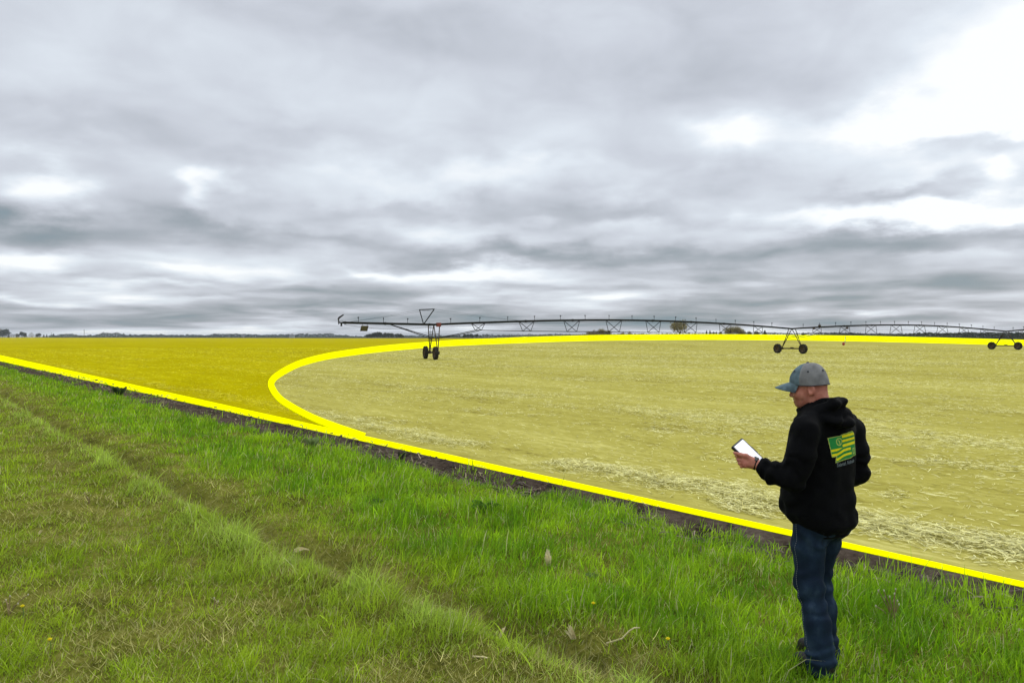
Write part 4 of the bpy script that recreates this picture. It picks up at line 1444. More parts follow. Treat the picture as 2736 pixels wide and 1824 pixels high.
def hoodie_sdf(P):
    q = P - P0.astype(np.float32)
    f = q @ PF.astype(np.float32); l = q @ PL.astype(np.float32); u = q[..., 2]
    d = torso(P, .004)
    d = smin(d, chain(P, [BL(-.02, .05, 1.50), J['shL'] + UP * .015], (.07, .070), .03), .05)
    d = smin(d, chain(P, [BL(-.02, -.05, 1.50), J['shR'] + UP * .015], (.07, .070), .03), .05)
    # sleeves
    wl = J['wrL'] + (J['elL'] - J['wrL']) * .10
    wr_ = J['wrR'] + (J['elR'] - J['wrR']) * .08
    for s, w in (('L', wl), ('R', wr_)):
        sh, el = J['sh' + s], J['el' + s]
        mid = (sh + el) / 2 - PF * .012
        fm = el * .45 + w * .55 - UP * .012
        arm = chain(P, [sh, mid, el, fm, w], (.082, .078, .070, .058, .043), .03)
        # sleeve folds gather round the elbow and pile up at the cuff
        de = np.linalg.norm(P - el.astype(np.float32), axis=-1)
        axis = (w - el) / np.linalg.norm(w - el)
        tt = (P - el.astype(np.float32)) @ axis.astype(np.float32)
        ph = wr(P, 16., 4.) * 5
        arm = arm + .0065 * np.sin(tt * 105 + ph) * np.exp(-((tt - .16) / .09) ** 2)
        tu = (P - el.astype(np.float32)) @ ((sh - el) / np.linalg.norm(sh - el)).astype(np.float32)
        arm = arm + .006 * np.sin(tu * 70 + ph * 1.3) * np.exp(-((tu - .05) / .10) ** 2)
        d = smin(d, arm, .035)
    # kangaroo pocket and belly
    d = smin(d, ell(P, BL(.155, .06, .945), (.06, .10, .11), np.stack([PF, PL, UP])), .05)
    # hood: roll round the neck, bunched cowl behind
    nc = BL(.018, .0, 1.515)
    qq = P - nc.astype(np.float32)
    n_ax = (UP * .86 - PF * -.40); n_ax = n_ax / np.linalg.norm(n_ax)
    # ring tilted: high at the back, low at the throat
    rx = np.cross(PL, n_ax)
    ff = qq @ PF.astype(np.float32); ll = qq @ PL.astype(np.float32); uu = qq[..., 2]
    tilt = -.30 * ff
    rad = np.sqrt((ff / 1.12) ** 2 + (ll / 1.0) ** 2)
    ring = np.sqrt((rad - .088) ** 2 + ((uu - tilt - .012) * .72) ** 2) - .030
    ring = ring + .004 * np.sin(uu * 150 + ff * 60 + wr(P, 14., 9.) * 4)
    d = smin(d, ring, .022)
    cow = ell(P, BL(-.104, .020, 1.488), (.064, .108, .072), np.stack([PF, PL, UP]))
    cow = smin(cow, chain(P, [BL(-.085, .12, 1.535), BL(-.140, .075, 1.568), BL(-.128, -.005, 1.572), BL(-.06, -.070, 1.540)], (.024, .030, .034, .026), .02), .02)
    cow = smin(cow, chain(P, [BL(-.12, .140, 1.485), BL(-.172, .085, 1.462), BL(-.178, .005, 1.457), BL(-.135, -.085, 1.475)], (.020, .028, .030, .024), .02), .03)
    cow = cow + .005 * np.sin(u * 95 + l * 25 + wr(P, 12., 2.) * 5)
    d = smin(d, cow, .020)
    # rib waistband, higher in front than behind
    hem = .800 + .20 * (f + .02)
    band_ = np.exp(-((u - hem - .012) / .038) ** 2)
    d = d + .034 * band_
    # broad drag folds
    fl = .010 * wr(P * np.array((1, 1, .55), np.float32), 9., 3.) * 2 + .006 * wr(P, 21., 8.) * 2
    d = d + fl * (1 - .6 * np.exp(-((u - 1.32) / .08) ** 2))
    dg = u * 34 + l * 26 + f * 18
    d = d + .0055 * np.sin(dg + wr(P, 8., 1.) * 5) * np.exp(-((u - .98) / .10) ** 2)
    # inside of collar
    hole = cone(P, HP(-.035, 0, -.03), HP(-.056, 0, -.16), .070, .064)
    d = smax(d, -hole, .008)
    d = smax(d, hem - u, .012)
    # sleeve ends
    for s, w in (('L', wl), ('R', wr_)):
        ax = (J['wr' + s] - J['el' + s]); ax = ax / np.linalg.norm(ax)
        cut = (P - w.astype(np.float32)) @ ax.astype(np.float32)
        near = np.linalg.norm(P - w.astype(np.float32), axis=-1) < .11
        d = np.where(near, np.maximum(d, cut - .006), d)
    return d


def jeans_sdf(P):
    q = P - P0.astype(np.float32)
    u = q[..., 2]
    d = ell(P, BL(-.005, 0, .90), (.125, .165, .16), np.stack([PF, PL, UP]))
    d = smin(d, ell(P, BL(-.055, .07, .86), (.075, .08, .10), np.stack([PF, PL, UP])), .05)
    d = smin(d, ell(P, BL(-.055, -.07, .86), (.075, .08, .10), np.stack([PF, PL, UP])), .05)
    for s in 'LR':
        hp, kn, an = LEG['hip' + s], LEG['kn' + s], LEG['an' + s]
        cuff = an - UP * .065 + (an - kn) * .02
        leg = chain(P, [hp, (hp + kn) / 2 + PF * .01, kn, (kn + an) / 2 - PF * .012, an, cuff], (.104, .092, .077, .074, .075, .084), .03)
        h = u
        ph = wr(P, 13., 5.) * 6
        lf = q @ PF.astype(np.float32)
        leg = leg + .0060 * np.sin(h * 95 + lf * 30 + ph) * np.exp(-((h - .10) / .09) ** 2)
        leg = leg + .0065 * np.sin(h * 52 + lf * 38 + ph) * np.exp(-((h - .47) / .13) ** 2)
        leg = leg + .0050 * np.sin(h * 44 - lf * 40 + ph) * np.exp(-((h - .76) / .10) ** 2)
        d = smin(d, leg, .03)
    d = d + .008 * wr(P * np.array((1, 1, .6), np.float32), 10., 6.) * 2
    d = np.maximum(d, .012 + .018 * (noise3(P * 30.) - .5) - u)
    return np.maximum(d, u - .99)


def shoe_sdf(P, s):
    a = LEG['an' + s]
    q = (P - np.array((a[0], a[1], 0), np.float32)) @ np.stack([PF, PL, UP]).T.astype(np.float32)
    d = ell(q, (.11, 0, .040), (.085, .046, .050))
    d = smin(d, ell(q, (.0, 0, .055), (.075, .043, .065)), .05)
    d = smin(d, cone(q, (-.02, 0, .06), (-.015, 0, .13), .045, .05), .04)
    so = ell(q, (.055, 0, .012), (.155, .050, .03))
    d = smin(d, so, .006)
    return np.maximum(d, -q[..., 2])


def project(bvh, pts, n, off, fallback=None):
    """lay flat points onto a surface along -n"""
    o = []
    for p in pts:
        hit = bvh.ray_cast(Vector(p + n * .5), Vector(-n))
        o.append(np.array(hit[0]) + n * off if hit[0] is not None else p)
    return np.array(o)


def build_person():
    t = thing('person', 'man in a black hoodie, jeans and faded cap looking down at a tablet', 'person', tuple(P0))
    def obj(name, V, Q, mats, parent=t, **k): return link(name, mesh_np(name, V - P0, Q, mats=mats, **k), parent)
    # ---- body: one skin mesh
    skin = skin_mat()
    parts = []
    V, Q = surface_nets(head_sdf, HEADC - np.array((.17, .17, .25)), HEADC + np.array((.17, .17, .16)), .0030); parts.append((smooth(V, Q, 1), Q))
    V, Q = surface_nets(hand_sdf, np.minimum(J['wrL'], Z1(170, 880, 4.40)) - .03, np.maximum(J['wrL'], Z1(330, 730, 4.6)) + np.array((.06, .05, .04)), .0024); parts.append((smooth(V, Q, 1), Q))
    V, Q = surface_nets(rhand_sdf, J['wrR'] - .16, J['wrR'] + .16, .0032); parts.append((V, Q))
    V, Q = surface_nets(body_sdf, P0 + np.array((-.50, -.42, 0)), P0 + np.array((.42, .55, 1.62)), .011); parts.append((V, Q))
    Vs, Qs, n = [], [], 0
    for V, Q in parts: Vs.append(V); Qs.append(Q + n); n += len(V)
    obj('body', np.concatenate(Vs), np.concatenate(Qs), [skin])
    # ---- hoodie
    fab = cloth_mat('black sweatshirt fleece', (.0022, .0024, .0028), .5, 260., .006)
    V, Q = surface_nets(hoodie_sdf, P0 + np.array((-.52, -.44, .68)), P0 + np.array((.44, .56, 1.66)), .0062)
    V = smooth(V, Q, 1, .4)
    hoodie = obj('hoodie', V, Q, [fab])
    bv = BVHTree.FromPolygons([tuple(p) for p in V], [tuple(int(i) for i in f) for f in Q])
    # print on the back
    n_ = np.array((.5, -.866, 0)); n_ = n_ * .985 + UP * .12; n_ /= np.linalg.norm(n_)
    rgt = np.array((.866, .5, 0)); upv = np.cross(n_, rgt) * -1.0
    upv = np.cross(rgt, -n_); upv = upv if upv[2] > 0 else -upv
    dirc = at(2258, 1193, 4.5) - np.array((0, 0, EYE)); dirc /= np.linalg.norm(dirc)
    hit = bv.ray_cast(Vector((0, 0, EYE)), Vector(dirc))
    c0 = np.array(hit[0]) if hit[0] is not None else BL(-.17, -.02, 1.29)
    sl = R(5.5)
    rg2 = rgt * math.cos(sl) + upv * math.sin(sl)
    up2 = upv + rg2 * -.10
    W, Hh, G = .234, .158, 132
    GH = 92
    pts = []
    for j in range(GH + 1):
        for i in range(G + 1):
            p, q = i / G, j / GH
            pts.append(c0 + rg2 * (p - .5) * W + up2 * (.5 - q) * Hh)
    PV = project(bv, pts, n_, .0022)
    groups = {'print_green': [], 'print_yellow': [], 'print_outline': []}
    out = np.array([(0, .05), (.36, .05), (.40, .02), (.70, .00), (.84, .0), (.93, .09), (.97, .30), (.97, .62), (1, .72), (1, .92), (.82, .94), (.66, .97), (.46, .965), (.12, 1.0), (.14, .86), (.18, .78), (.05, .78), (.03, .68)])
    seg = list(zip(out, np.roll(out, -1, axis=0)))

    def edge_d(p, q):
        m = 9.
        for a, b in seg:
            ab = (b - a) * (W, Hh); ap = (np.array((p, q)) - a) * (W, Hh)
            tt = np.clip(ap @ ab / (ab @ ab + 1e-9), 0, 1)
            m = min(m, np.linalg.norm(ap - tt * ab))
        return m
    sstep = lambda p: .10 * (1 - float(sst(.18, .46, np.array(p))))
    for j in range(GH):
        for i in range(G):
            p, q = (i + .5) / G, (j + .5) / GH
            if not inside(np.array([p]), np.array([q]), out)[0]: continue
            f = (j * (G + 1) + i, j * (G + 1) + i + 1, (j + 1) * (G + 1) + i + 1, (j + 1) * (G + 1) + i)
            kind = 'print_green'
            if edge_d(p, q) < .0042: kind = 'print_outline'
            else:
                rr = math.hypot((p - .30) * W, (q - .27) * Hh)
                qq = q - sstep(p)
                if p < .40 and q < .50:
                    if .017 < rr < .0225 or (abs((p - .30) * W - .35 * (q - .27) * Hh) < .0030 and .2 < q < .40) or (abs((p - .315) * W) < .0026 and .24 < q < .40): kind = 'print_outline'
                elif p >= .40 and .055 < q < .155: kind = 'print_yellow'
                elif p >= .40 and .225 < q < .315: kind = 'print_yellow'
                elif .395 < qq < .485 and p > .02: kind = 'print_yellow'
                elif .565 < qq < .65 and p < .72: kind = 'print_yellow'
                elif .745 < qq < .83 and .16 < p < .74: kind = 'print_yellow'
                elif .80 < p < .915 and .62 < q < .86 and not (.835 < p < .885 and .66 < q < .80): kind = 'print_outline'
            groups[kind].append(f)
    lm = {'print_green': mat('green print', (.013, .26, .045), rough=.7, var=.1, scale=60), 'print_yellow': mat('yellow print', (.90, .78, .0), rough=.7, var=.1, scale=60),
          'print_outline': mat('pale green print', (.42, .50, .10), rough=.7, var=.1, scale=60)}
    keys = list(groups)
    fs = sum((groups[k] for k in keys), [])
    mi = sum(([a] * len(groups[k]) for a, k in enumerate(keys)), [])
    used = np.unique(np.array(fs)); rm = np.full(len(PV), -1); rm[used] = np.arange(len(used))
    pr = link('back_print', mesh_np('back_print', PV[used] - P0, rm[np.array(fs)][:, ::-1], mats=[lm[k] for k in keys], midx=mi), hoodie)
    pr['label'] = 'green and yellow striped print on the back of the hoodie'
    # lettering under it
    cu = bpy.data.curves.new('lettering', 'FONT'); cu.body = 'Tekamah, Nebraska'; cu.size = 1.0; cu.resolution_u = 2
    cu.align_x = 'CENTER'
    tmp = bpy.data.objects.new('lettering', cu); COL.objects.link(tmp)
    dg = bpy.context.evaluated_depsgraph_get()
    me = bpy.data.meshes.new_from_object(tmp.evaluated_get(dg))
    bpy.data.objects.remove(tmp); bpy.data.curves.remove(cu)
    cs = np.array([v.co[:] for v in me.vertices])
    s_ = .172 / (cs[:, 0].max() - cs[:, 0].min())
    base = c0 - up2 * (.5 * Hh + .026) + rg2 * .004
    wv = project(bv, [base + rg2 * x * s_ + upv * y * s_ * 1.5 + rg2 * y * s_ * .1 for x, y, _ in cs], n_, .0024)
    for v, p in zip(me.vertices, wv): v.co = Vector(p - P0)
    me.materials.append(mat('grey lettering', (.24, .29, .31), rough=.8))
    me.name = 'lettering'
    link('lettering', me, hoodie)
    # drawstring
    b = MB(); a = BL(.10, .05, 1.46)
    b.tube([a, a + PF * .035 - UP * .06, a + PF * .05 - UP * .16], .004, 6)
    b.build('drawstring', mat('grey cord', (.08, .085, .09), rough=.9), hoodie, P0)
    # ---- jeans
    den = denim_mat()
    V, Q = surface_nets(jeans_sdf, P0 + np.array((-.36, -.34, .0)), P0 + np.array((.36, .40, 1.0)), .0062)
    V = smooth(V, Q, 1, .4)
    jeans = obj('jeans', V, Q, [den])
    bj = BVHTree.FromPolygons([tuple(p) for p in V], [tuple(int(i) for i in f) for f in Q])
    # outer seam stitching on the near leg, and a back pocket
    b = MB()
    sd = PL * .90 + PF * .25; sd = sd / np.linalg.norm(sd)
    for h in np.arange(.14, .86, .0125):
        c = LEG['anL'] * 0
        axp = np.array([np.interp(h, [.09, .5, .92], [LEG[k][i] for k in ('anL', 'knL', 'hipL')]) for i in range(3)]); axp[2] = h
        hit = bj.ray_cast(Vector(axp + sd * .4), Vector(-sd))
        hit2 = bj.ray_cast(Vector(axp + sd * .4 + UP * .0075), Vector(-sd))
        if hit[0] is not None and hit2[0] is not None:
            b.tube([np.array(hit[0]) + sd * .0008, np.array(hit2[0]) + sd * .0008], .0012, 4)
    b.build('stitching', mat('pale thread', (.20, .22, .22), rough=.9), jeans, P0)
    pn = (PL * .45 - PF * .9); pn = pn / np.linalg.norm(pn)
    px = np.cross(UP, pn)
    poly = [(-.06, .06), (.06, .06), (.06, -.05), (0, -.085), (-.06, -.05)]
    pc = BL(-.17, .085, .80)
    ring = []
    for k in range(5):
        a, c = np.array(poly[k]), np.array(poly[(k + 1) % 5])
        for q in np.linspace(0, 1, 9)[:-1]: ring.append(pc + px * (a + (c - a) * q)[0] + UP * (a + (c - a) * q)[1])
    rv = project(bj, ring, pn, .0012)
    b = MB()
    for k in range(len(rv)):
        a, c = rv[k], rv[(k + 1) % len(rv)]
        if np.linalg.norm(a - c) < .05: b.tube([a, c], .0016, 4)
    b.build('pocket_seam', mat('dark thread', (.012, .02, .035), rough=.9), jeans, P0)
    # ---- shoes
    leather = mat('dark brown leather', (.014, .011, .009), rough=.6, var=.3, scale=30)
    for s in 'LR':
        a = LEG['an' + s].copy(); a[2] = 0
        V, Q = surface_nets(lambda P: shoe_sdf(P, s), a - np.array((.22, .22, .01)), a + np.array((.22, .28, .2)), .006)
        obj('shoe', V, Q, [leather])
    build_cap(t)
    # ---- wrist watch
    ax = (J['wrL'] - J['elL']); ax = ax / np.linalg.norm(ax)
    s1 = np.cross(ax, UP); s1 /= np.linalg.norm(s1); s2 = np.cross(s1, ax)
    c = J['wrL'] + ax * .006
    b = MB(); b.lathe([(.0295, -.015), (.0350, -.013), (.0350, .013), (.0295, .015)], 26, c, (s1, s2, ax))
    w = b.build('wristwatch', mat('black watch band', (.008, .008, .009), rough=.5), t, P0, smooth=True)
    vd = np.array((0, 0, EYE)) - c; vd -= ax * (vd @ ax); vd /= np.linalg.norm(vd)
    vd = vd * .5 + s2 * .85; vd /= np.linalg.norm(vd)
    tx = np.cross(ax, vd)
    b = MB(); b.box(c + vd * .0345, (.030, .024, .009), (tx, ax, vd))
    b.build('watch_case', mat('black watch face', (.01, .01, .012), rough=.25), w, P0)
    b = MB(); b.box(c + vd * .036 + tx * .0160, (.0024, .026, .007), (tx, ax, vd)); b.build('watch_edge', mat('brushed steel', (.55, .57, .6), rough=.35, metal=.6), w, P0)
    # ---- tablet
    A, Tc, C = Z1(140, 690, 4.53), Z1(232, 640, 4.60), Z1(400, 801, 4.54)
    e1 = C - Tc; e2 = A - Tc
    e1n = e1 / np.linalg.norm(e1); e2 = e2 - e1n * (e2 @ e1n)
    e2n = e2 / np.linalg.norm(e2); nn = np.cross(e1n, e2n)
    if nn[2] < 0: nn = -nn
    w_, h_ = np.linalg.norm(e1), np.linalg.norm(e2)
    cen = Tc + e1 / 2 + e2 / 2
    tb = thing('tablet', 'tablet with a blank white screen in a black case held by the man', 'tablet', tuple(cen))
    def rrect(w, h, r, z0, z1):
        b = MB(); pts = []
        for cx_, cy_, a0 in ((w / 2 - r, h / 2 - r, 0), (-w / 2 + r, h / 2 - r, 90), (-w / 2 + r, -h / 2 + r, 180), (w / 2 - r, -h / 2 + r, 270)):
            for k in range(5):
                t_ = R(a0 + 22.5 * k); pts.append((cx_ + r * math.cos(t_), cy_ + r * math.sin(t_)))
        n = len(pts)
        vs = [e1n * x + e2n * y + nn * z0 for x, y in pts] + [e1n * x + e2n * y + nn * z1 for x, y in pts]
        fs = [tuple(range(n)), tuple(range(2 * n - 1, n - 1, -1))] + [(i, i + n, (i + 1) % n + n, (i + 1) % n) for i in range(n)]
        b.add(vs, fs); return b
    rrect(w_, h_, .010, -.016, -.0015).build('case', mat('black tablet case', (.012, .012, .013), rough=.6), tb)
    rrect(w_ - .004, h_ - .004, .009, -.0014, .0006).build('bezel', mat('grey bezel', (.10, .105, .11), rough=.4), tb)
    rrect(w_ - .020, h_ - .018, .004, -.0005, .0016).build('screen', mat('white screen', (.80, .81, .83), rough=.25, var=0, emit=.55), tb)
    b = MB(); b.box(-e2n * h_ * .5 - nn * .006 + e1n * w_ * .06, (.05, .006, .012), (e1n, e2n, nn)); b.build('clasp', mat('dark clasp', (.03, .025, .02), rough=.5), tb)


def skin_mat():
    m, nt, out = nodes('ruddy skin')
    N = nt.nodes.new; Lk = nt.links.new
    b = N('ShaderNodeBsdfPrincipled'); b.inputs['Roughness'].default_value = .55; b.inputs['Specular IOR Level'].default_value = .35
    b.inputs['Subsurface Weight'].default_value = .12; b.inputs['Subsurface Radius'].default_value = (.012, .005, .003); b.inputs['Subsurface Scale'].default_value = 1.0
    tc = N('ShaderNodeTexCoord')
    n = N('ShaderNodeTexNoise'); n.inputs['Scale'].default_value = 26; n.inputs['Detail'].default_value = 5
    Lk(tc.outputs['Object'], n.inputs['Vector'])
    r = N('ShaderNodeValToRGB'); r.color_ramp.elements[0].position = .32; r.color_ramp.elements[1].position = .68
    r.color_ramp.elements[0].color = (.40, .128, .082, 1); r.color_ramp.elements[1].color = (.57, .235, .16, 1)
    Lk(n.outputs[0], r.inputs[0])
    # cropped stubble over jaw and chin: darker speckle low on the face
    n2 = N('ShaderNodeTexNoise'); n2.inputs['Scale'].default_value = 330; n2.inputs['Detail'].default_value = 2
    Lk(tc.outputs['Object'], n2.inputs['Vector'])
    gm = N('ShaderNodeVectorMath'); gm.operation = 'DISTANCE'
    c = HP(.065, .0, -.10) - P0
    gm.inputs[1].default_value = tuple(float(v) for v in c)
    Lk(tc.outputs['Object'], gm.inputs[0])
    mr = N('ShaderNodeMapRange'); mr.inputs['From Min'].default_value = .035; mr.inputs['From Max'].default_value = .095
    mr.inputs['To Min'].default_value = .75; mr.inputs['To Max'].default_value = 0
    Lk(gm.outputs['Value'], mr.inputs['Value'])
    mu = N('ShaderNodeMath'); mu.operation = 'MULTIPLY'; Lk(mr.outputs[0], mu.inputs[0]); Lk(n2.outputs[0], mu.inputs[1])
    mx = N('ShaderNodeMix'); mx.data_type = 'RGBA'
    Lk(mu.outputs[0], mx.inputs['Factor']); Lk(r.outputs[0], mx.inputs['A']); mx.inputs['B'].default_value = (.10, .06, .03, 1)
    Lk(mx.outputs['Result'], b.inputs['Base Color'])
    bp = N('ShaderNodeBump'); bp.inputs['Strength'].default_value = .25; bp.inputs['Distance'].default_value = .002
    Lk(n2.outputs[0], bp.inputs['Height']); Lk(bp.outputs[0], b.inputs['Normal'])
    Lk(b.outputs[0], out.inputs[0])
    return m


def cloth_mat(name, col, var, scale, sheen):
    m = mat(name, col, rough=.95, var=var, scale=scale, spec=.12, bump=.15, bscale=900, detail=3)
    for n in m.node_tree.nodes:
        if n.type == 'BSDF_PRINCIPLED':
            n.inputs['Sheen Weight'].default_value = sheen
            n.inputs['Sheen Roughness'].default_value = .5
    return m


def denim_mat():
    m, nt, out = nodes('dark denim')
    N = nt.nodes.new; Lk = nt.links.new
    b = N('ShaderNodeBsdfPrincipled'); b.inputs['Roughness'].default_value = .9; b.inputs['Specular IOR Level'].default_value = .15
    tc = N('ShaderNodeTexCoord')
    mp = N('ShaderNodeMapping'); mp.inputs['Scale'].default_value = (1, 1, .6)
    Lk(tc.outputs['Object'], mp.inputs[0])
    n = N('ShaderNodeTexNoise'); n.inputs['Scale'].default_value = 13; n.inputs['Detail'].default_value = 5; Lk(mp.outputs[0], n.inputs['Vector'])
    n2 = N('ShaderNodeTexNoise'); n2.inputs['Scale'].default_value = 420; n2.inputs['Detail'].default_value = 2; Lk(tc.outputs['Object'], n2.inputs['Vector'])
    ad = N('ShaderNodeMath'); ad.operation = 'MULTIPLY_ADD'; Lk(n2.outputs[0], ad.inputs[0]); ad.inputs[1].default_value = .28
    Lk(n.outputs[0], ad.inputs[2])
    r = N('ShaderNodeValToRGB')
    e = r.color_ramp.elements
    e[0].position, e[0].color = .50, (.007, .015, .030, 1)
    e[1].position, e[1].color = .90, (.036, .060, .092, 1)
    q = e.new(.68); q.color = (.012, .026, .047, 1)
    Lk(ad.outputs[0], r.inputs[0]); Lk(r.outputs[0], b.inputs['Base Color'])
    bp = N('ShaderNodeBump'); bp.inputs['Strength'].default_value = .2; bp.inputs['Distance'].default_value = .002
    Lk(n2.outputs[0], bp.inputs['Height']); Lk(bp.outputs[0], b.inputs['Normal'])
    Lk(b.outputs[0], out.inputs[0])
    return m


def build_cap(t):
    teal = mat('faded teal twill', (.105, .155, .172), rough=.9, var=.32, scale=28, bump=.2, bscale=700)
    grey = mat('faded grey twill', (.185, .185, .178), rough=.9, var=.28, scale=22, bump=.2, bscale=700)
    seam = mat('dark cap stitching', (.05, .055, .06), rough=.9)
    # crown: dome of panels; angle 0 is the front
    nA, nE = 72, 22
    V = []
    for j in range(nE + 1):
        e = j / nE
        ph = e * math.pi / 2
        for i in range(nA):
            a = 2 * math.pi * i / nA
            ca, sa = math.cos(a), math.sin(a)
            rf = (.110 if ca > 0 else .110); rl = .088
            prof = math.cos(ph) ** (.62 + .30 * max(0, ca))
            top = .146 + .000 * ca
            base_u = .012 + .012 * max(0, ca) + .0 * sa
            u = base_u + (top - base_u) * math.sin(ph) ** (1.05 if ca > 0 else 1.15)
            f = -.005 + rf * ca * prof; l = rl * sa * prof
            f += .006 * max(0, ca) * math.exp(-((e - .25) / .25) ** 2)
            sm = min(abs(((a - s + math.pi) % (2 * math.pi)) - math.pi) for s in (0, R(58), R(118), R(180), R(242), R(302)))
            k = 1 - .012 * math.exp(-(sm / .045) ** 2) * math.sin(2 * ph + .25)
            w = 1 + .012 * float(noise3(np.array((ca * 3 + 5, sa * 3 + 5, e * 4)))) - .006
            V.append(HP(f * k * w, l * k * w, u * (1 - .0 * k)))
    V.append(HP(-.005, 0, .1465))
    F, mi = [], []
    for j in range(nE):
        for i in range(nA):
            i2 = (i + 1) % nA
            if j == nE - 1:
                F.append((j * nA + i, j * nA + i2, len(V) - 1))
            else:
                F.append((j * nA + i, j * nA + i2, (j + 1) * nA + i2, (j + 1) * nA + i))
            ang = abs(((360 * (i + .5) / nA) + 180) % 360 - 180)
            mi.append(0 if ang < 58 else 1)
    me = bpy.data.meshes.new('cap')
    me.from_pydata([tuple(p - P0) for p in V], [], F)
    me.materials.append(teal); me.materials.append(grey)
    me.polygons.foreach_set('material_index', mi)
    me.polygons.foreach_set('use_smooth', [True] * len(F))
    cap = link('cap', me, t)
    md = cap.modifiers.new('thickness', 'SOLIDIFY'); md.thickness = .003; md.offset = -1
    # brim: arched bill, thick sheet
    nU, nW = 22, 12
    top, bot = [], []
    for i in range(nU + 1):
        a = R(-58 + 116 * i / nU)
        for j in range(nW + 1):
            q = j / nW
            r0f, r0l = .106 * math.cos(a), .086 * math.sin(a)
            ext = .090 * max(0, math.cos(a * 1.42)) ** .6
            f = -.003 + r0f + ext * q * math.cos(a * .30)
            l = r0l * (1 - .10 * q)
            u = .040 - .016 * q - 7.5 * l * l * (.30 + .70 * q) - .020 * q * q * .5
            top.append(HP(f, l, u)); bot.append(HP(f, l, u - .0035))
    idx = np.arange((nU + 1) * (nW + 1)).reshape(nU + 1, nW + 1); nn = idx.size
    F = []
    for i in range(nU):
        for j in range(nW):
            a, b, c, d = idx[i, j], idx[i, j + 1], idx[i + 1, j + 1], idx[i + 1, j]
            F.append((a, b, c, d)); F.append((d + nn, c + nn, b + nn, a + nn))
    rim = list(idx[0, :]) + list(idx[1:, -1]) + list(idx[-1, -2::-1]) + list(idx[-2:0:-1, 0])
    for k in range(len(rim)):
        a, b = int(rim[k]), int(rim[(k + 1) % len(rim)])
        F.append((b, a, a + nn, b + nn))
    me = bpy.data.meshes.new('brim')
    me.from_pydata([tuple(p - P0) for p in top + bot], [], [tuple(int(x) for x in f) for f in F])
    me.materials.append(teal); me.polygons.foreach_set('use_smooth', [True] * len(F))
    link('brim', me, cap)
    b = MB()
    b.lathe([(.001, .006), (.006, .0045), (.0085, .001), (.0085, -.002)], 12, HP(-.005, 0, .1475), (hF, hL, hU))
    b.build('button', seam, cap, P0, smooth=True)
    # eyelets
    for a, e in ((R(88), .46), (R(148), .46), (R(-88), .46), (R(-148), .46), (R(29), .5), (R(-29), .5)):
        ph = e * math.pi / 2; pr = math.cos(ph) ** .62
        c = HP(-.005 + .111 * math.cos(a) * pr, .089 * math.sin(a) * pr, .012 + .134 * math.sin(ph) ** 1.1)
        nrm = hF * math.cos(a) * .75 + hL * math.sin(a) * .85 + hU * .75; nrm /= np.linalg.norm(nrm)
        x = np.cross(nrm, hU); x /= np.linalg.norm(x); y = np.cross(nrm, x)
        b = MB(); b.lathe([(.001, .0), (.0042, .0008), (.0058, -.0005), (.006, -.003)], 10, c + nrm * .0035, (x, y, nrm))
        b.build('eyelet', seam, cap, P0)
    # stitched sweat band edge
    b = MB(); pts = []
    for i in range(73):
        a = 2 * math.pi * i / 72
        ca, sa = math.cos(a), math.sin(a)
        pts.append(HP(-.005 + .1108 * ca, .0888 * sa, .014 + .012 * max(0, ca)))
    b.tube(pts, .0022, 5, cap=False); b.build('edge_stitching', seam, cap, P0)


# ------------------------------------------------------------------ small things lying and growing in the verge
def ground_at(px, py):
    x, y = ray_ground(px, py)
    x, y = float(x[0]), float(y[0])
    # settle on the real surface
    for _ in range(3):
        z = float(surf(np.array([x]), np.array([y]))[0])
        v = (py - HZ) / FPX
        y = (EYE - z) / v; x = (px - CX) / FPX * y
    return np.array((x, y, z))


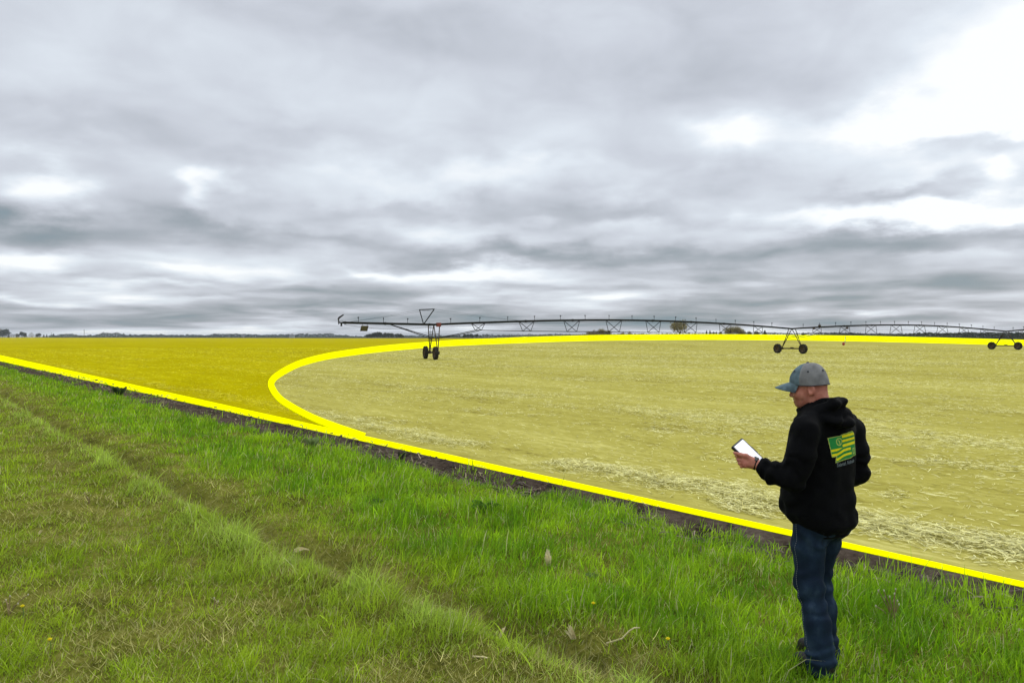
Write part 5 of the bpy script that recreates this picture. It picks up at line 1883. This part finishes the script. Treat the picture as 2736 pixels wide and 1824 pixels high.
def build_small():
    rng = np.random.default_rng(3)
    lm = leaf_mat('dry husk', .35, .7)
    gm = leaf_mat('weed leaf', .3, .5)

    def ribbon(pts, w, col, fold=.0):
        pts = np.array(pts); n = len(pts)
        V, Q, C = [], [], []
        for i in range(n):
            d = pts[min(i + 1, n - 1)] - pts[max(i - 1, 0)]; d /= np.linalg.norm(d) + 1e-9
            s = np.cross(d, (.25, .9, .25)); s /= np.linalg.norm(s) + 1e-9
            up = np.cross(s, d)
            ww = w[i] if hasattr(w, '__len__') else w
            V += [pts[i] - s * ww, pts[i] + up * ww * fold, pts[i] + s * ww]
        for i in range(n - 1):
            a = i * 3
            Q += [(a, a + 1, a + 4, a + 3), (a + 1, a + 2, a + 5, a + 4)]
        return np.array(V), np.array(Q), np.tile(np.array(col), (len(V), 1))

    def join(rs):
        V, Q, C, n = [], [], [], 0
        for v, q, c in rs: V.append(v); Q.append(q + n); C.append(c); n += len(v)
        return np.concatenate(V), np.concatenate(Q), np.concatenate(C)

    def husk(px, py, hpx, label, kind, lean=0.0, wpx=20):
        o = ground_at(px, py); s = o[1] / FPX
        h = hpx * s; w = wpx * s
        t = thing('corn_husk', label, 'corn husk', tuple(o))
        rs = []
        n = 9 if kind == 'ear' else 4
        for k in range(n):
            a = rng.uniform(-1, 1)
            col = np.array((.80, .71, .43)) * rng.uniform(.6, 1.15)
            pts = []; L_ = rng.uniform(.6, 1.05); b_ = rng.normal(0, .3)
            for q in np.linspace(0, 1, 7):
                if kind == 'ear': pts.append((a * w * (.14 + .26 * q ** 1.5) + lean * h * q + .015 * rng.normal() * w, b_ * w * q, h * q * L_ - .25 * h * abs(a) * q ** 4))
                elif kind == 'flat': pts.append((h * (q - .5) + lean * h * 0, a * w * .5, .03 + .02 * math.sin(3 * q + a)))
                else: pts.append((lean * h * q + a * w * .5 * q, a * w * .4, h * (.55 + .4 * L_) * q + .0))
            rs.append(ribbon(pts, [w * (.12 if kind == 'ear' else .17) * (1 - .75 * abs(2 * q - .9) ** 2 + .02) for q in np.linspace(0, 1, 7)], col, .4))
        V, Q, C = join(rs)
        link('husk_leaves', mesh_np('husk_leaves', V, Q, mats=[lm], smooth=False, col=np.clip(C, 0, 1)), t)
        return t
    husk(1466, 1512, 52, 'pale upright corn husk standing in green grass left of the man', 'ear', .0, 30)
    husk(1540, 1722, 62, 'split pale corn husk leaning in grass below the dandelion', 'ear', -.35, 26)
    husk(1331, 1712, 40, 'single pale husk leaf tilted in the worn brown rut', 'leaf', .35, 16)
    husk(806, 1478, 42, 'flat pale husk scrap lying in the rut at left', 'flat', 0, 16)
    husk(101, 1428, 14, 'small white husk scrap at the far left of the verge', 'leaf', .4, 12)

    # curled dry stalks
    for label, pts in (('curled yellow dry stalk at the bottom of the photo below the rut', [(1262, 1757), (1290, 1754), (1312, 1760), (1328, 1775), (1336, 1795)]),
                       ('thin arched dry stalk in grass right of the leaning husk', [(1620, 1722), (1662, 1705), (1682, 1684), (1695, 1676), (1710, 1676)])):
        o = ground_at(*pts[0]); rr = []
        P = [at(px, py, o[1] - .01 * k) for k, (px, py) in enumerate(pts)]
        P[0] = o
        P = [p if p[2] > o[2] else np.array((p[0], p[1], o[2] + .01)) for p in P]
        t = thing('dry_stalk', label, 'dry stalk', tuple(o))
        b = MB(); b.tube(P, [.006, .0055, .005, .0045, .003], 6)
        b.build('stem', mat('dry stalk', (.60, .52, .28), rough=.7, var=.2, scale=30), t, o, smooth=True)

    # dandelions
    ymat = mat('dandelion petals', (.80, .66, .0), rough=.7, var=.1, scale=200)
    gst = mat('green stem', (.14, .22, .05), rough=.6)
    for px, py, label in ((1585, 1648, 'yellow dandelion in tall green grass left of the man'), (1784, 1748, 'yellow dandelion near the bottom edge left of the man\'s feet'),
                          (61, 1656, 'yellow dandelion by the left edge of the photo'), (134, 1750, 'yellow dandelion in the bottom left corner')):
        o = ground_at(px, py); s = o[1] / FPX; hh = max(.10, 17 * s)
        t = thing('dandelion', label, 'dandelion', tuple(o))
        b = MB(); b.tube([(0, 0, 0), (.005, 0, hh * .6), (0, -.005, hh)], .0028, 6); b.build('stem', gst, t)
        b = MB()
        for ring, n, rr_, dz in ((0, 14, .016, .0), (1, 11, .011, .004), (2, 7, .006, .007)):
            for k in range(n):
                a = 2 * math.pi * k / n + ring * .3
                d = np.array((math.cos(a), math.sin(a), 0)); sdv = np.array((-d[1], d[0], 0))
                p = np.array((0, -.005, hh + dz))
                b.add([p, p + d * rr_ * .6 - sdv * .0032, p + d * rr_ + (0, 0, .003), p + d * rr_ * .6 + sdv * .0032], [(0, 1, 2, 3)])
        b.lathe([(.001, -.010), (.006, -.006), (.007, .002), (.001, .006)], 8, (0, -.005, hh))
        b.build('flower_head', ymat, t)
    # gone to seed clumps
    hmat = mat('pale seed head', (.50, .46, .32), rough=.9, var=.2, scale=100)
    smat = mat('reddish stem', (.24, .17, .08), rough=.7)
    def seeds(px, py, heads, label):
        o = ground_at(px, py); t = thing('seed_stalks', label, 'weed', tuple(o))
        for hx, hy in heads:
            e = at(hx, hy, o[1] + rng.normal(0, .03)) - o
            b = MB(); b.tube([(rng.normal(0, .01), rng.normal(0, .01), 0), e * .55 + np.array((0, 0, .02)), e], (.0045, .0038, .003), 5); st = b.build('stem', smat, t)
            b = MB(); b.lathe([(.001, -.008), (.0045, -.004), (.0055, .002), (.004, .007), (.001, .008)], 8, e); b.build('seed_head', hmat, st)
    seeds(2387, 1665, [(2347, 1577), (2362, 1577), (2393, 1573), (2390, 1585), (2366, 1593), (2377, 1593), (2398, 1604), (2402, 1614), (2340, 1618)], 'clump of bare dandelion stalks with pale heads right of the man')
    seeds(236, 1345, [(226, 1316), (242, 1323), (234, 1328)], 'pale seed heads on thin stalks in the worn grass at left')
    seeds(24, 1640, [(16, 1602), (27, 1592), (48, 1612), (75, 1588)], 'cluster of white seed heads by the left edge of the photo')
    seeds(577, 1635, [(572, 1597), (583, 1606)], 'two pale seed heads in the worn grass at bottom left')

    # broad leaved weeds and corn clumps
    def weed(px, py, hpx, wpx, n, col, label, name='weed', upright=.7, wid=.12, cat='weed'):
        o = ground_at(px, py); s = o[1] / FPX; h, w = hpx * s, wpx * s
        t = thing(name, label, cat, tuple(o)); rs = []
        for k in range(n):
            a = rng.uniform(0, 6.28); L = h * rng.uniform(.65, 1.15)
            d = np.array((math.cos(a) * w * .5, math.sin(a) * w * .3, 0))
            pts = [d * q * rng.uniform(.8, 1.1) + np.array((0, 0, L * (q * upright * 1.3 - .62 * q * q * (1.3 - upright)))) for q in np.linspace(0, 1, 7)]
            c = np.array(col) * rng.uniform(.65, 1.35)
            rs.append(ribbon(pts, [h * wid * math.sin(math.pi * (.08 + .9 * q)) ** .8 for q in np.linspace(0, 1, 7)], c, .5))
        V, Q, C = join(rs)
        link('leaves', mesh_np('leaves', V, Q, mats=[gm], smooth=False, col=np.clip(C, 0, 1)), t)
        b = MB(); b.tube([(0, 0, -.01), (0, 0, h * .35)], h * .03, 6); b.build('stalk', gst, t)
    weed(832, 1192, 34, 46, 14, (.22, .30, .10), 'large pale leafy corn plant on the bare soil below the line junction', 'corn_plant', .75, .13, 'corn plant')
    weed(318, 1058, 30, 40, 16, (.06, .10, .03), 'dark leafy plant on the far bare soil at left', 'weed', .8, .16)
    weed(1298, 1368, 62, 84, 14, (.13, .27, .05), 'broad leaved dock in the tall grass below the yellow line', 'dock_plant', .62, .16)
    weed(1072, 1230, 24, 22, 11, (.04, .045, .025), 'small dark withered tuft on the bare soil strip', 'weed', .95, .10)
    weed(1020, 1342, 30, 60, 16, (.16, .26, .07), 'low pale green weed in the middle of the verge', 'weed', .5, .16)
    weed(2297, 1800, 34, 60, 14, (.17, .30, .06), 'pale leafy weed in the grass beside the man\'s right foot', 'weed', .4, .2)
    weed(1580, 1545, 34, 40, 10, (.22, .30, .10), 'bright leafy weed in grass right of the upright husk', 'weed', .6, .14)

    # soil clods along the strip
    cl = mat('soil clod', (.050, .038, .030), rough=1, var=.4, scale=30, bump=.6, bscale=60)
    rr2 = np.random.default_rng(12)
    V0 = None
    k = 0
    b = MB()
    for tt in np.concatenate([rr2.uniform(-6, 12, 120), rr2.uniform(12, 45, 160)]):
        uu = float(np.clip(rr2.normal(6.55, .12), 6.35, 6.74))
        x, y = N2 * uu + D2 * tt
        if y < 4: continue
        z = float(surf(np.array([x]), np.array([y]))[0])
        s = abs(rr2.normal(0, .022)) + .012
        prof = [(.001, -s * .4), (s * .8, -s * .2), (s, .1 * s), (s * .7, .5 * s), (.001, .7 * s)]
        n0 = len(b.v)
        b.lathe(prof, 7, (x, y, z), None)
        for i in range(n0, len(b.v)):
            v = np.array(b.v[i]); v += rr2.normal(0, s * .16, 3); b.v[i] = tuple(v)
    o = b.build('soil_clods', cl); tag(o, 'crumbled dark clods of earth along the bare strip', 'soil', kind='stuff')
# ------------------------------------------------------------------ air
def build_haze():
    m, nt, out = nodes('thin air haze')
    v = nt.nodes.new('ShaderNodeVolumePrincipled')
    v.inputs['Color'].default_value = (.86, .92, .97, 1)
    v.inputs['Density'].default_value = HAZE
    v.inputs['Anisotropy'].default_value = .0
    nt.links.new(v.outputs[0], out.inputs['Volume'])
    try: m.cycles.homogeneous_volume = True
    except Exception: pass
    b = MB(); b.box((0, 3000, 14.5), (14000, 7600, 33)); b.box
    o = b.build('haze', m); tag(o, kind='stuff')
    o['label'] = 'thin haze in the air over the fields'; o['category'] = 'haze'


HAZE = .00008
build_sky()
build_ground()
build_grass()
build_residue()
build_pivot()
build_background()
build_person()
build_small()
if HAZE: build_haze()

SC.view_settings.view_transform = 'Standard'
SC.view_settings.look = 'None'
SC.view_settings.gamma = 1
SC.view_settings.use_curve_mapping = False
SC.view_settings.exposure = 0.0
SC.cycles.use_denoising = True
SC.cycles.denoiser = 'OPENIMAGEDENOISE'
SC.cycles.max_bounces = 6
SC.cycles.diffuse_bounces = 3
SC.cycles.glossy_bounces = 2
SC.cycles.transmission_bounces = 3
SC.cycles.volume_bounces = 0
SC.cycles.transparent_max_bounces = 4
